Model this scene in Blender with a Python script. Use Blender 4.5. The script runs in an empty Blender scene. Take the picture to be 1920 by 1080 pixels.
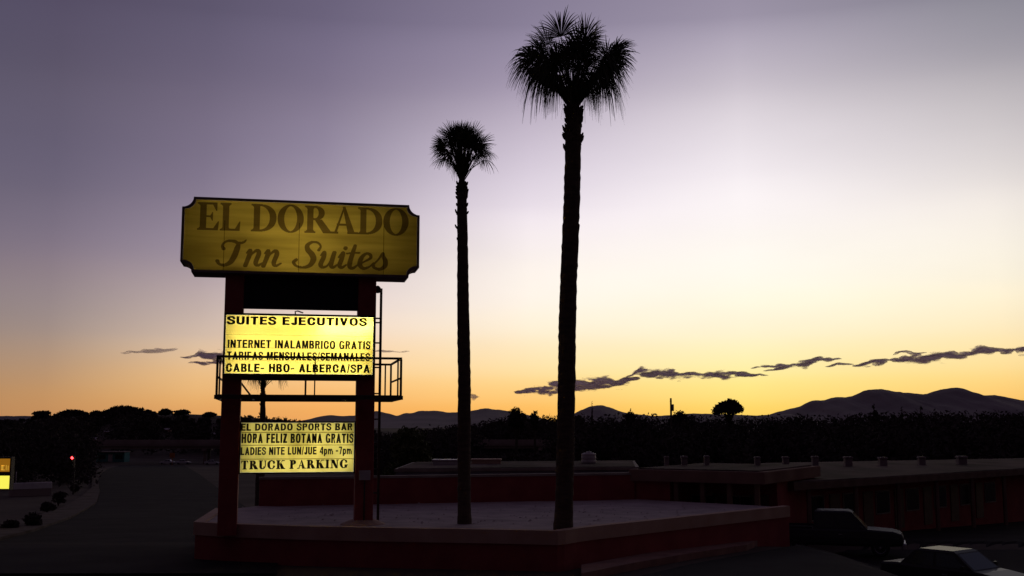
import bpy, bmesh, math, random
import numpy as np
from mathutils import Vector, Matrix

R = math.radians
rng = np.random.default_rng(11)
random.seed(5)
SC = bpy.context.scene
COL = SC.collection

# ------------------------------------------------------------------ camera
F = 2059.0                       # focal length in pixels of a 1920 wide frame
HORIZON = 798.0
PITCH = math.atan((HORIZON - 540) / F)
CZ = 4.25
cam_data = bpy.data.cameras.new('camera')
cam = bpy.data.objects.new('camera', cam_data)
COL.objects.link(cam)
cam.location = (0, 0, CZ)
cam.rotation_euler = (R(90) + PITCH, 0, 0)
cam_data.sensor_width = 36
cam_data.lens = F / 1920 * 36
cam_data.clip_start = 0.1
cam_data.clip_end = 60000
SC.camera = cam

# ------------------------------------------------------------------ dusk sky
GLOW_AZ = 14.0                   # degrees right of the view axis
world = bpy.data.worlds.new("World")
SC.world = world
world.use_nodes = True


def srgb(c):
    return tuple((v / 255 / 12.92 if v / 255 <= 0.04045 else ((v / 255 + 0.055) / 1.055) ** 2.4) for v in c)


def build_sky():
    nt = world.node_tree
    N, L = nt.nodes, nt.links
    N.clear()

    def math_node(op, a, b=None):
        n = N.new('ShaderNodeMath')
        n.operation = op
        for i, v in enumerate((a, b)):
            if v is None:
                continue
            if isinstance(v, (int, float)):
                n.inputs[i].default_value = v
            else:
                L.new(v, n.inputs[i])
        return n.outputs[0]

    tc = N.new('ShaderNodeTexCoord')
    sep = N.new('ShaderNodeSeparateXYZ')
    L.new(tc.outputs['Generated'], sep.inputs[0])
    el = math_node('MULTIPLY', math_node('ARCSINE', sep.outputs[2]), 180 / math.pi)
    az = math_node('MULTIPLY', math_node('ARCTAN2', sep.outputs[0], sep.outputs[1]), 180 / math.pi)
    fac = math_node('DIVIDE', el, 40.0)
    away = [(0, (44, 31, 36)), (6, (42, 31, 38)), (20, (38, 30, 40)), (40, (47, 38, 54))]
    columns = [
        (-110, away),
        (-40, [(0, (140, 105, 80)), (3, (128, 108, 98)), (8, (104, 96, 108)), (16, (84, 81, 102)), (25, (70, 70, 92)), (40, (50, 42, 60))]),
        (-23, [(0, (196, 140, 88)), (2, (188, 146, 106)), (4.5, (160, 140, 132)), (8, (134, 120, 132)), (11.4, (108, 99, 119)), (16.7, (92, 84, 104)), (20.6, (81, 73, 95)), (40, (52, 44, 62))]),
        (-16, [(0, (222, 156, 92)), (1.5, (232, 178, 114)), (3, (228, 188, 142)), (4.5, (208, 184, 166)), (8, (166, 150, 160)), (11.4, (134, 122, 142)), (16.7, (110, 100, 122)), (20.6, (92, 84, 107)), (40, (55, 47, 66))]),
        (-10, [(0, (238, 166, 92)), (1.2, (246, 180, 106)), (2.6, (247, 200, 144)), (4.5, (241, 210, 184)), (5.9, (229, 208, 200)), (9, (190, 174, 184)), (12.7, (156, 144, 164)), (16.7, (130, 119, 142)), (20.6, (106, 97, 122)), (40, (58, 50, 70))]),
        (1, [(0, (250, 180, 88)), (1.2, (252, 196, 110)), (2.6, (254, 220, 156)), (4.5, (255, 236, 202)), (6.2, (255, 243, 228)), (8.6, (251, 241, 236)), (11.4, (232, 221, 231)), (16.7, (178, 166, 185)), (20.6, (136, 126, 150)), (40, (60, 52, 72))]),
        (12, [(0, (252, 206, 92)), (1.2, (255, 222, 118)), (2.6, (255, 236, 158)), (4.5, (255, 243, 204)), (7, (255, 249, 232)), (10, (253, 246, 242)), (12.7, (244, 236, 240)), (16.7, (210, 201, 210)), (20.6, (155, 146, 165)), (40, (62, 54, 74))]),
        (24, [(0, (244, 186, 90)), (1.2, (250, 198, 108)), (2.6, (253, 219, 146)), (4.5, (254, 233, 188)), (7, (252, 242, 220)), (11.4, (233, 225, 221)), (16.7, (178, 172, 178)), (20.6, (133, 130, 142)), (40, (60, 54, 72))]),
        (45, [(0, (150, 110, 70)), (3, (150, 125, 98)), (8, (130, 122, 120)), (16, (100, 98, 112)), (25, (76, 77, 96)), (40, (52, 44, 62))]),
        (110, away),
    ]
    out = None
    prev = None
    for a, stops in columns:
        r = N.new('ShaderNodeValToRGB')
        r.color_ramp.interpolation = 'CARDINAL'
        els = r.color_ramp.elements
        els[0].position = stops[0][0] / 40
        els[0].color = (*srgb(stops[0][1]), 1)
        els[1].position = stops[-1][0] / 40
        els[1].color = (*srgb(stops[-1][1]), 1)
        for e, c in stops[1:-1]:
            n = els.new(e / 40)
            n.color = (*srgb(c), 1)
        L.new(fac, r.inputs[0])
        if out is None:
            out = r.outputs[0]
        else:
            mr = N.new('ShaderNodeMapRange')
            mr.inputs[1].default_value = prev
            mr.inputs[2].default_value = a
            L.new(az, mr.inputs[0])
            mx = N.new('ShaderNodeMix')
            mx.data_type = 'RGBA'
            L.new(mr.outputs[0], mx.inputs[0])
            L.new(out, mx.inputs[6])
            L.new(r.outputs[0], mx.inputs[7])
            out = mx.outputs[2]
        prev = a
    veil = N.new('ShaderNodeTexNoise')                 # thin uneven high veil
    veil.inputs['Scale'].default_value = 5.0
    veil.inputs['Detail'].default_value = 7
    mp = N.new('ShaderNodeMapping')
    mp.inputs['Scale'].default_value = (1, 1, 3.5)
    L.new(tc.outputs['Generated'], mp.inputs[0])
    L.new(mp.outputs[0], veil.inputs['Vector'])
    vr = N.new('ShaderNodeMapRange')
    vr.inputs[1].default_value = 0.3
    vr.inputs[2].default_value = 0.7
    vr.inputs[3].default_value = 0.98
    vr.inputs[4].default_value = 1.02
    L.new(veil.outputs['Fac'], vr.inputs[0])
    dusk = N.new('ShaderNodeBackground')
    L.new(vr.outputs[0], dusk.inputs[1])
    L.new(out, dusk.inputs[0])
    sky = N.new('ShaderNodeTexSky')
    sky.sky_type = 'NISHITA'
    sky.sun_disc = False
    sky.sun_elevation = R(-3.0)
    sky.sun_rotation = R(GLOW_AZ)
    air = N.new('ShaderNodeBackground')
    L.new(sky.outputs[0], air.inputs[0])
    air.inputs[1].default_value = 0.05
    add = N.new('ShaderNodeAddShader')
    L.new(dusk.outputs[0], add.inputs[0])
    L.new(air.outputs[0], add.inputs[1])
    o = N.new('ShaderNodeOutputWorld')
    L.new(add.outputs[0], o.inputs[0])


build_sky()

sun_data = bpy.data.lights.new('sun', 'SUN')
sun_data.energy = 0.04           # the last afterglow, the disc itself is already down
sun_data.angle = R(12)
sun_data.color = (1.0, 0.72, 0.45)
sun = bpy.data.objects.new('sun', sun_data)
COL.objects.link(sun)
sun.rotation_euler = Vector((math.sin(R(GLOW_AZ)), math.cos(R(GLOW_AZ)), math.tan(R(4)))).to_track_quat('Z', 'Y').to_euler()

SC.view_settings.view_transform = 'Standard'
SC.view_settings.look = 'None'
SC.view_settings.exposure = 0
SC.view_settings.gamma = 1

# ------------------------------------------------------------------ reading positions off the picture
CAM = np.array([0, 0, CZ])


def ray(px, py):
    x, y = (px - 960) / F, (540 - py) / F
    c, s = math.cos(PITCH), math.sin(PITCH)
    return np.array([x, c - y * s, s + y * c])


def at(px, py, Y):
    r = ray(px, py)
    return CAM + r * (Y / r[1])


def hit(px, py, z):
    r = ray(px, py)
    return CAM + r * ((z - CZ) / r[2])


def smooth(t):
    t = np.clip(t, 0, 1)
    return t * t * (3 - 2 * t)


def ground_z(x, y):
    x, y = np.asarray(x, float), np.asarray(y, float)
    z = np.interp(y, [-1e5, 27, 42, 50, 90, 360, 520, 900, 1e5], [0, 0, -0.25, -1.0, -2.4, -8.0, -8.5, -8.0, -8.0])
    side = np.where(y < 50, 1.0, 0.0) * smooth((x - 10.5) / 4.0)
    z = np.where(y < 50, z * (1 - side) - 1.2 * side, z)
    z = z + 19 * np.exp(-((x + 215) / 120) ** 2 - ((y - 640) / 130) ** 2)
    z = z + 6 * np.exp(-((x + 90) / 80) ** 2 - ((y - 600) / 100) ** 2)
    return z


def on_ground(px, py):
    r = ray(px, py)
    t = 5.0
    while t < 5000:
        p = CAM + r * t
        if p[2] <= float(ground_z(p[0], p[1])):
            return p
        t += 0.05 if t < 80 else 0.4
    return CAM + r * t


def px_at(Y):                    # metres per 1920-pixel at depth Y
    return Y / F


# ------------------------------------------------------------------ materials
MATS = {}


def mat(name, col, rough=0.8, col2=None, scale=4.0, bump=0.0, bscale=None, metal=0.0, detail=5, spec=0.3, stretch=None):
    if name in MATS:
        return MATS[name]
    m = bpy.data.materials.new(name)
    m.use_nodes = True
    N, L = m.node_tree.nodes, m.node_tree.links
    b = N['Principled BSDF']
    b.inputs['Roughness'].default_value = rough
    b.inputs['Metallic'].default_value = metal
    b.inputs['Specular IOR Level'].default_value = spec
    b.inputs['Base Color'].default_value = (*col, 1)
    tc = N.new('ShaderNodeTexCoord')
    vec = tc.outputs['Object']
    if stretch:
        mp = N.new('ShaderNodeMapping')
        mp.inputs['Scale'].default_value = stretch
        L.new(vec, mp.inputs[0])
        vec = mp.outputs[0]
    if col2 is not None:
        n = N.new('ShaderNodeTexNoise')
        n.inputs['Scale'].default_value = scale
        n.inputs['Detail'].default_value = detail
        L.new(vec, n.inputs['Vector'])
        r = N.new('ShaderNodeValToRGB')
        r.color_ramp.elements[0].position = 0.35
        r.color_ramp.elements[0].color = (*col, 1)
        r.color_ramp.elements[1].position = 0.65
        r.color_ramp.elements[1].color = (*col2, 1)
        L.new(n.outputs['Fac'], r.inputs[0])
        L.new(r.outputs[0], b.inputs['Base Color'])
    if bump:
        n2 = N.new('ShaderNodeTexNoise')
        n2.inputs['Scale'].default_value = bscale or scale * 4
        n2.inputs['Detail'].default_value = 6
        L.new(vec, n2.inputs['Vector'])
        bp = N.new('ShaderNodeBump')
        bp.inputs['Strength'].default_value = bump
        bp.inputs['Distance'].default_value = 0.03
        L.new(n2.outputs['Fac'], bp.inputs['Height'])
        L.new(bp.outputs[0], b.inputs['Normal'])
    MATS[name] = m
    return m


def emit(name, col, strength):
    if name in MATS:
        return MATS[name]
    m = bpy.data.materials.new(name)
    m.use_nodes = True
    b = m.node_tree.nodes['Principled BSDF']
    b.inputs['Base Color'].default_value = (*[min(1, c) for c in col], 1)
    b.inputs['Emission Color'].default_value = (*col, 1)
    b.inputs['Emission Strength'].default_value = strength
    MATS[name] = m
    return m


def acrylic(name, col, col2, share=0.75, scale=1.5, stretch=(1, 1, 1)):
    """Back-lit plastic sheet: lets lamplight through, scatters a little of the dusk back."""
    m = bpy.data.materials.new(name)
    m.use_nodes = True
    N, L = m.node_tree.nodes, m.node_tree.links
    N.clear()
    tc = N.new('ShaderNodeTexCoord')
    mp = N.new('ShaderNodeMapping')
    mp.inputs['Scale'].default_value = stretch
    L.new(tc.outputs['Object'], mp.inputs[0])
    n = N.new('ShaderNodeTexNoise')
    n.inputs['Scale'].default_value = scale
    n.inputs['Detail'].default_value = 6
    L.new(mp.outputs[0], n.inputs['Vector'])
    r = N.new('ShaderNodeValToRGB')
    r.color_ramp.elements[0].position = 0.3
    r.color_ramp.elements[0].color = (*col, 1)
    r.color_ramp.elements[1].position = 0.7
    r.color_ramp.elements[1].color = (*col2, 1)
    L.new(n.outputs['Fac'], r.inputs[0])
    t = N.new('ShaderNodeBsdfTranslucent')
    d = N.new('ShaderNodeBsdfDiffuse')
    L.new(r.outputs[0], t.inputs[0])
    L.new(r.outputs[0], d.inputs[0])
    mx = N.new('ShaderNodeMixShader')
    mx.inputs[0].default_value = share
    L.new(d.outputs[0], mx.inputs[1])
    L.new(t.outputs[0], mx.inputs[2])
    o = N.new('ShaderNodeOutputMaterial')
    L.new(mx.outputs[0], o.inputs[0])
    return m


def film(name, col):
    """Tinted vinyl on a back-lit sheet."""
    m = bpy.data.materials.new(name)
    m.use_nodes = True
    N, L = m.node_tree.nodes, m.node_tree.links
    N.clear()
    t = N.new('ShaderNodeBsdfTransparent')
    t.inputs[0].default_value = (*col, 1)
    d = N.new('ShaderNodeBsdfDiffuse')
    d.inputs[0].default_value = (0.12, 0.07, 0.03, 1)
    mx = N.new('ShaderNodeMixShader')
    mx.inputs[0].default_value = 0.85
    L.new(d.outputs[0], mx.inputs[1])
    L.new(t.outputs[0], mx.inputs[2])
    o = N.new('ShaderNodeOutputMaterial')
    L.new(mx.outputs[0], o.inputs[0])
    return m


asphalt = mat('asphalt', (0.022, 0.017, 0.020), 0.97, (0.036, 0.029, 0.032), 0.35, 0.4, 25, spec=0.05)
earth = mat('dry earth', (0.07, 0.05, 0.045), 0.95, (0.11, 0.085, 0.07), 0.12, 0.5, 6, spec=0.05)
concrete = mat('concrete', (0.24, 0.20, 0.17), 0.9, (0.34, 0.29, 0.25), 1.2, 0.3, 14)
dark_tan = mat('brown stucco', (0.20, 0.115, 0.09), 0.95, (0.27, 0.165, 0.13), 0.8, 0.3, 30, spec=0.05)
paving = mat('grey paving', (0.09, 0.07, 0.06), 0.95, (0.15, 0.115, 0.10), 0.6, 0.3, 12, spec=0.05)
vent_mat = mat('weathered sheet metal', (0.17, 0.13, 0.13), 0.7, (0.24, 0.19, 0.19), 2)
concrete_old = mat('old concrete', (0.26, 0.20, 0.18), 0.9, (0.36, 0.29, 0.26), 0.15, 0.2, 3)
red_stucco = mat('red stucco', (0.25, 0.040, 0.045), 0.9, (0.32, 0.06, 0.06), 1.3, 0.35, 40)
tan_stucco = mat('tan stucco', (0.46, 0.29, 0.21), 0.9, (0.54, 0.36, 0.27), 1.1, 0.3, 40)
roof_coat = mat('roof coating', (0.06, 0.045, 0.042), 0.97, (0.17, 0.12, 0.11), 0.35, 0.2, 8, spec=0.02, stretch=(1, .35, 1))
gravel_mat = mat('pale gravel', (0.40, 0.325, 0.31), 0.97, (0.54, 0.44, 0.42), 1.2, 0.35, 30, spec=0.08)
steel_red = mat('red painted steel', (0.26, 0.04, 0.04), 0.65, (0.33, 0.06, 0.055), 2.0, 0.1, 20)
steel_dark = mat('dark painted steel', (0.045, 0.033, 0.028), 0.6, (0.07, 0.05, 0.04), 3.0, 0.15, 25, 0.3)
cab_mat = mat('sign cabinet metal', (0.15, 0.11, 0.105), 0.6, (0.21, 0.16, 0.15), 2.0, 0.1, 20)
white_in = mat('white cabinet lining', (0.8, 0.8, 0.78), 0.7)
vinyl = mat('black vinyl', (0.015, 0.013, 0.012), 0.6)
grey_box = mat('grey enamel', (0.42, 0.38, 0.38), 0.5, (0.5, 0.46, 0.45), 3)
bark = mat('palm bark', (0.075, 0.05, 0.038), 0.95, (0.13, 0.09, 0.065), 3.0, 1.0, 16, stretch=(1, 1, 4))
frond_mat = mat('palm frond', (0.05, 0.058, 0.028), 0.7, (0.085, 0.088, 0.045), 2.0)
leaf_a = mat('dark leaves', (0.065, 0.052, 0.048), 0.95, (0.09, 0.072, 0.064), 0.1, spec=0.02)
leaf_b = mat('olive leaves', (0.07, 0.08, 0.025), 0.8, (0.11, 0.12, 0.045), 0.6)
wood = mat('tree wood', (0.07, 0.05, 0.038), 0.95, (0.11, 0.08, 0.06), 3, 0.6, 12)
rock = mat('mountain rock', (0.19, 0.145, 0.155), 0.95, (0.27, 0.21, 0.22), 0.002)
glass = mat('dark glass', (0.015, 0.016, 0.02), 0.12, spec=0.5)
rubber = mat('tyre rubber', (0.02, 0.02, 0.02), 0.9, (0.03, 0.03, 0.03), 8)
chrome = mat('wheel metal', (0.5, 0.5, 0.52), 0.35, metal=0.9)


# ------------------------------------------------------------------ mesh helpers
def tag(o, label=None, cat=None, group=None, kind=None):
    if label: o['label'] = label
    if cat: o['category'] = cat
    if group: o['group'] = group
    if kind: o['kind'] = kind
    return o


def empty(name, loc, rz=0.0):
    o = bpy.data.objects.new(name, None)
    o.location = loc
    o.rotation_euler = (0, 0, rz)
    o.empty_display_size = 0.3
    COL.objects.link(o)
    return o


class MB:
    """Collects boxes, bars, tubes and prisms, then links them as one mesh object."""

    def __init__(self):
        self.v, self.f, self.mi, self.sm = [], [], [], []

    def face(self, idx, mi=0, sm=False):
        self.f.append(idx)
        self.mi.append(mi)
        self.sm.append(sm)

    def add(self, pts):
        k = len(self.v)
        self.v.extend([tuple(map(float, p)) for p in pts])
        return k

    def box(self, a, b, mi=0):
        x0, y0, z0 = a
        x1, y1, z1 = b
        k = self.add([(x0, y0, z0), (x1, y0, z0), (x1, y1, z0), (x0, y1, z0), (x0, y0, z1), (x1, y0, z1), (x1, y1, z1), (x0, y1, z1)])
        for q in ((0, 3, 2, 1), (4, 5, 6, 7), (0, 1, 5, 4), (1, 2, 6, 5), (2, 3, 7, 6), (3, 0, 4, 7)):
            self.face([k + i for i in q], mi)
        return self

    def bevel_box(self, a, b, r, mi=0):
        """box with chamfered vertical and top edges"""
        x0, y0, z0 = a
        x1, y1, z1 = b
        def ring(z, i):
            return [(x0 + r + i, y0 + i, z), (x1 - r - i, y0 + i, z), (x1 - i, y0 + r + i, z), (x1 - i, y1 - r - i, z),
                    (x1 - r - i, y1 - i, z), (x0 + r + i, y1 - i, z), (x0 + i, y1 - r - i, z), (x0 + i, y0 + r + i, z)]
        self.loft([ring(z0, 0), ring(z1 - r, 0), ring(z1, r * 0.7)], mi=mi)
        return self

    def loft(self, rings, mi=0, cap=True, sm=False, closed=True):
        n = len(rings[0])
        ks = [self.add(r) for r in rings]
        for a, b in zip(ks[:-1], ks[1:]):
            for i in range(n if closed else n - 1):
                j = (i + 1) % n
                self.face([a + i, a + j, b + j, b + i], mi, sm)
        if cap:
            self.face([ks[0] + i for i in range(n)][::-1], mi)
            self.face([ks[-1] + i for i in range(n)], mi)
        return self

    def tube(self, pts, rad, n=8, mi=0, sm=True, cap=True):
        pts = [Vector(p) for p in pts]
        if not isinstance(rad, (list, tuple, np.ndarray)):
            rad = [rad] * len(pts)
        rings = []
        up = Vector((0, 0, 1))
        prev = None
        for i, p in enumerate(pts):
            d = (pts[min(i + 1, len(pts) - 1)] - pts[max(i - 1, 0)])
            d = d.normalized() if d.length > 1e-9 else up
            if prev is None:
                s = d.cross(up)
                if s.length < 1e-3:
                    s = Vector((1, 0, 0))
            else:
                s = prev - d * prev.dot(d)
            s.normalize()
            t = d.cross(s).normalized()
            prev = s
            rings.append([p + (s * math.cos(a) + t * math.sin(a)) * rad[i] for a in [2 * math.pi * k / n for k in range(n)]])
        return self.loft(rings, mi, cap, sm)

    def bar(self, a, b, w, h=None, mi=0):
        """square bar between two points"""
        h = h or w
        a, b = Vector(a), Vector(b)
        d = (b - a).normalized()
        s = d.cross(Vector((0, 0, 1)))
        if s.length < 1e-3:
            s = Vector((1, 0, 0))
        s.normalize()
        t = s.cross(d).normalized()
        rings = [[p + s * (w / 2 * i) + t * (h / 2 * j) for i, j in ((-1, -1), (1, -1), (1, 1), (-1, 1))] for p in (a, b)]
        return self.loft(rings, mi)

    def prism(self, poly, y0, y1, mi=0):
        """polygon given as (x, z), extruded along local y"""
        return self.loft([[(x, y0, z) for x, z in poly], [(x, y1, z) for x, z in poly]], mi)

    def slab(self, poly, z0, z1, mi=0):
        return self.loft([[(x, y, z0) for x, y in poly], [(x, y, z1) for x, y in poly]], mi)

    def build(self, name, mats, parent=None, recalc=True):
        me = bpy.data.meshes.new(name)
        me.from_pydata(self.v, [], self.f)
        for m in (mats if isinstance(mats, (list, tuple)) else [mats]):
            me.materials.append(m)
        me.polygons.foreach_set('material_index', self.mi)
        me.polygons.foreach_set('use_smooth', self.sm)
        if recalc:
            bm = bmesh.new()
            bm.from_mesh(me)
            bmesh.ops.recalc_face_normals(bm, faces=bm.faces)
            bm.to_mesh(me)
            bm.free()
        me.update()
        o = bpy.data.objects.new(name, me)
        COL.objects.link(o)
        if parent:
            o.parent = parent
        return o


def quads(name, verts, m, parent=None, n=4, smooth=False):
    """fast mesh of loose n-gons; verts is (faces*n, 3)"""
    verts = np.asarray(verts, np.float32).reshape(-1, 3)
    nf = len(verts) // n
    me = bpy.data.meshes.new(name)
    me.vertices.add(len(verts))
    me.vertices.foreach_set('co', verts.ravel())
    me.loops.add(len(verts))
    me.loops.foreach_set('vertex_index', np.arange(len(verts), dtype=np.int32))
    me.polygons.add(nf)
    me.polygons.foreach_set('loop_start', np.arange(0, len(verts), n, dtype=np.int32))
    me.materials.append(m)
    me.update(calc_edges=True)
    o = bpy.data.objects.new(name, me)
    COL.objects.link(o)
    if parent:
        o.parent = parent
    return o


def grid_mesh(name, P, m, parent=None, smooth=True):
    """P is (rows, cols, 3)"""
    a, b = P.shape[:2]
    idx = np.arange(a * b).reshape(a, b)
    f = np.stack([idx[:-1, :-1], idx[:-1, 1:], idx[1:, 1:], idx[1:, :-1]], -1).reshape(-1, 4)
    me = bpy.data.meshes.new(name)
    me.from_pydata(P.reshape(-1, 3).tolist(), [], f.tolist())
    me.materials.append(m)
    me.polygons.foreach_set('use_smooth', [smooth] * len(f))
    me.update()
    o = bpy.data.objects.new(name, me)
    COL.objects.link(o)
    if parent:
        o.parent = parent
    return o


def fbm1(x, seed=0, octaves=5):
    r = np.random.default_rng(seed)
    x = np.asarray(x, float)
    out = np.zeros_like(x)
    amp = 1.0
    for k in range(octaves):
        tab = r.uniform(-1, 1, 512)
        i = np.floor(x).astype(int)
        t = smooth(x - i)
        out += amp * (tab[i % 512] * (1 - t) + tab[(i + 1) % 512] * t)
        x = x * 2.03 + 17.3
        amp *= 0.5
    return out


def fbm2(x, y, seed=0, octaves=5):
    r = np.random.default_rng(seed)
    x, y = np.broadcast_arrays(np.asarray(x, float), np.asarray(y, float))
    out = np.zeros(x.shape)
    amp = 1.0
    for k in range(octaves):
        tab = r.uniform(-1, 1, (128, 128))
        i, j = np.floor(x).astype(int), np.floor(y).astype(int)
        u, v = smooth(x - i), smooth(y - j)
        g = lambda a, b: tab[a % 128, b % 128]
        out = out + amp * ((g(i, j) * (1 - u) + g(i + 1, j) * u) * (1 - v) + (g(i, j + 1) * (1 - u) + g(i + 1, j + 1) * u) * v)
        x, y = x * 2.03 + 5.7, y * 2.03 + 9.1
        amp *= 0.5
    return out


# ------------------------------------------------------------------ ground, mountains, clouds
def spaced(lo, hi, n, fine):
    t = np.linspace(math.asinh(lo / fine), math.asinh(hi / fine), n)
    return np.sinh(t) * fine


gx = spaced(-16000, 16000, 361, 36)
gy = np.concatenate([[-400, -100, -20], np.arange(0, 100, 2.0), np.arange(100, 900, 14.0), np.geomspace(900, 30000, 24)])
GX, GY = np.meshgrid(gx, gy)
gob = grid_mesh('ground', np.stack([GX, GY, ground_z(GX, GY)], -1), earth)
tag(gob, kind='structure')


def ridge(name, pts, Y, label_kind, depth=2200, seed=3, rough=6):
    """a mountain range: the crest follows the points, flanks fall away to the front and to the back"""
    px = np.linspace(pts[0][0], pts[-1][0], 260)
    py = np.interp(px, [p[0] for p in pts], [p[1] for p in pts])
    k = np.ones(5) / 5
    py = np.convolve(np.pad(py, 2, 'edge'), k, 'valid')
    py = py + 0.9 * fbm1(px / 14.0, seed) * np.clip((HORIZON - py) / 40, 0, 1)
    crest = np.array([at(a, b, Y) for a, b in zip(px, py)])
    base = -10.0
    rows = []
    for s in np.linspace(-1, 1, 25):
        w = (1 - abs(s)) ** 1.25
        h = base + (crest[:, 2] - base) * w
        spur = fbm2(px / 30.0, np.full_like(px, s * 5 + 7), seed + 1)
        h = h + spur * (crest[:, 2] - base) * 0.07 * (1 - abs(s)) * np.minimum(1, abs(s) * 5)
        yy = crest[:, 1] + s * depth
        rows.append(np.stack([crest[:, 0] * (1 + s * depth / Y * 0.15), yy, np.maximum(h, base)], -1))
    o = grid_mesh(name, np.array(rows), rock)
    tag(o, kind='structure')
    return o


ridge('mountains', [(1380, 794), (1440, 778), (1464, 771), (1500, 762), (1520, 752), (1535, 749), (1545, 751), (1560, 745), (1575, 745), (1590, 745),
                    (1605, 740), (1626, 730), (1650, 729), (1665, 731), (1690, 735), (1735, 739), (1760, 731), (1780, 728), (1793, 726), (1806, 728),
                    (1822, 735), (1840, 741), (1876, 742), (1900, 748), (1925, 752), (1990, 765), (2080, 775), (2200, 796)], 9000, 'mountains')
ridge('mountains', [(540, 797), (590, 784), (600, 781), (620, 778), (640, 780), (668, 779), (690, 776), (705, 770), (716, 772), (735, 777), (746, 780), (760, 774), (770, 775),
                    (790, 770), (820, 770), (840, 774), (860, 773), (880, 771), (900, 767), (918, 766), (940, 769), (960, 772), (1000, 780), (1060, 797)], 7500, 'mountains', seed=8)
ridge('hill', [(1040, 796), (1075, 776), (1090, 768), (1105, 763), (1120, 760), (1130, 760), (1145, 764), (1160, 770), (1180, 775), (1230, 780), (1300, 775), (1420, 779), (1480, 776), (1560, 797)], 4200, 'hill', 900, seed=13)
ridge('hill', [(-260, 780), (-100, 776), (10, 780), (60, 780), (130, 786), (240, 797)], 5200, 'hill', 900, seed=17)


def cloud_material():
    m = bpy.data.materials.new('cloud vapour')
    m.use_nodes = True
    N, L = m.node_tree.nodes, m.node_tree.links
    N.clear()
    d = N.new('ShaderNodeBsdfDiffuse')
    d.inputs[0].default_value = (0.80, 0.66, 0.74, 1)
    tr = N.new('ShaderNodeBsdfTranslucent')
    tr.inputs[0].default_value = (0.95, 0.76, 0.98, 1)
    body = N.new('ShaderNodeMixShader')
    body.inputs[0].default_value = 0.72
    L.new(d.outputs[0], body.inputs[1])
    L.new(tr.outputs[0], body.inputs[2])
    t = N.new('ShaderNodeBsdfTransparent')
    a = N.new('ShaderNodeAttribute')
    a.attribute_name = 'thickness'
    mx = N.new('ShaderNodeMixShader')
    L.new(a.outputs['Fac'], mx.inputs[0])
    L.new(t.outputs[0], mx.inputs[1])
    L.new(body.outputs[0], mx.inputs[2])
    o = N.new('ShaderNodeOutputMaterial')
    L.new(mx.outputs[0], o.inputs[0])
    return m


cloud_mat = cloud_material()


def cloud(lines, label, seed, group='dark cloud streaks low in the sunset sky', Y=11000, wisp=0.9, core=0.98):
    """a bank of cloud: noise-edged body, thick in the middle and thinning towards its rim"""
    xs = [p[0] for l in lines for p in l]
    ys = [p[1] for l in lines for p in l]
    x0, x1 = min(xs) - 14, max(xs) + 14
    y0, y1 = min(ys) - 24, max(ys) + 24
    nx, ny = int((x1 - x0) / 1.1) + 2, int((y1 - y0) / 0.8) + 2
    PX, PY = np.meshgrid(np.linspace(x0, x1, nx), np.linspace(y0, y1, ny))
    field = np.full(PX.shape, -9.0)
    wx = PX + 7 * fbm2(PX / 30, PY / 14, seed + 5)
    wy = PY + 3.2 * fbm2(PX / 26, PY / 13, seed + 6)
    for l in lines:
        cx, cy, ch = (np.array([p[i] for p in l], float) for i in range(3))
        c = np.interp(wx, cx, cy)
        h = np.interp(wx, cx, ch) + 0.01
        end = np.maximum(cx[0] - wx, wx - cx[-1])
        d = np.where(wy > c, (wy - c) / (h * 1.0), (c - wy) / (h * 0.85))
        fl = 1.12 - d - np.maximum(end, 0) * 0.14
        field = np.maximum(field, fl)
    field = field + wisp * (fbm2(PX / 17, PY / 5.5, seed, 7) * 0.62)
    r = Y / F
    keep = field > 0
    dens = smooth(field * 1.7) * core
    T = np.sqrt(np.clip(field, 0, 1.5)) * 14 * r
    base = np.stack([(PX - 960) / F, np.full(PX.shape, 1.0), np.zeros(PX.shape)], -1)
    P = np.array([[at(a, b, Y) for a in PX[0]] for b in PY[:, 0]])
    front, back = P.copy(), P.copy()
    front[..., 1] -= T
    back[..., 1] += T
    cell = keep[:-1, :-1] | keep[1:, :-1] | keep[:-1, 1:] | keep[1:, 1:]
    idx = np.arange(nx * ny).reshape(ny, nx)
    q = np.stack([idx[:-1, :-1], idx[1:, :-1], idx[1:, 1:], idx[:-1, 1:]], -1)[cell]
    q2 = q[:, ::-1] + nx * ny
    allv = np.concatenate([front.reshape(-1, 3), back.reshape(-1, 3)])
    faces = np.concatenate([q, q2])
    used, inv = np.unique(faces, return_inverse=True)
    me = bpy.data.meshes.new('cloud')
    me.from_pydata(allv[used].tolist(), [], inv.reshape(-1, 4).tolist())
    at_ = me.attributes.new('thickness', 'FLOAT', 'POINT')
    # front and back skin each carry half of the opacity
    dd = np.tile(dens.ravel(), 2)[used]
    at_.data.foreach_set('value', (1 - np.sqrt(1 - np.clip(dd, 0, 0.995))).astype(np.float32))
    me.materials.append(cloud_mat)
    me.polygons.foreach_set('use_smooth', [True] * len(me.polygons))
    me.update()
    o = bpy.data.objects.new('cloud', me)
    COL.objects.link(o)
    tag(o, label, 'cloud', group)
    return o


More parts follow.
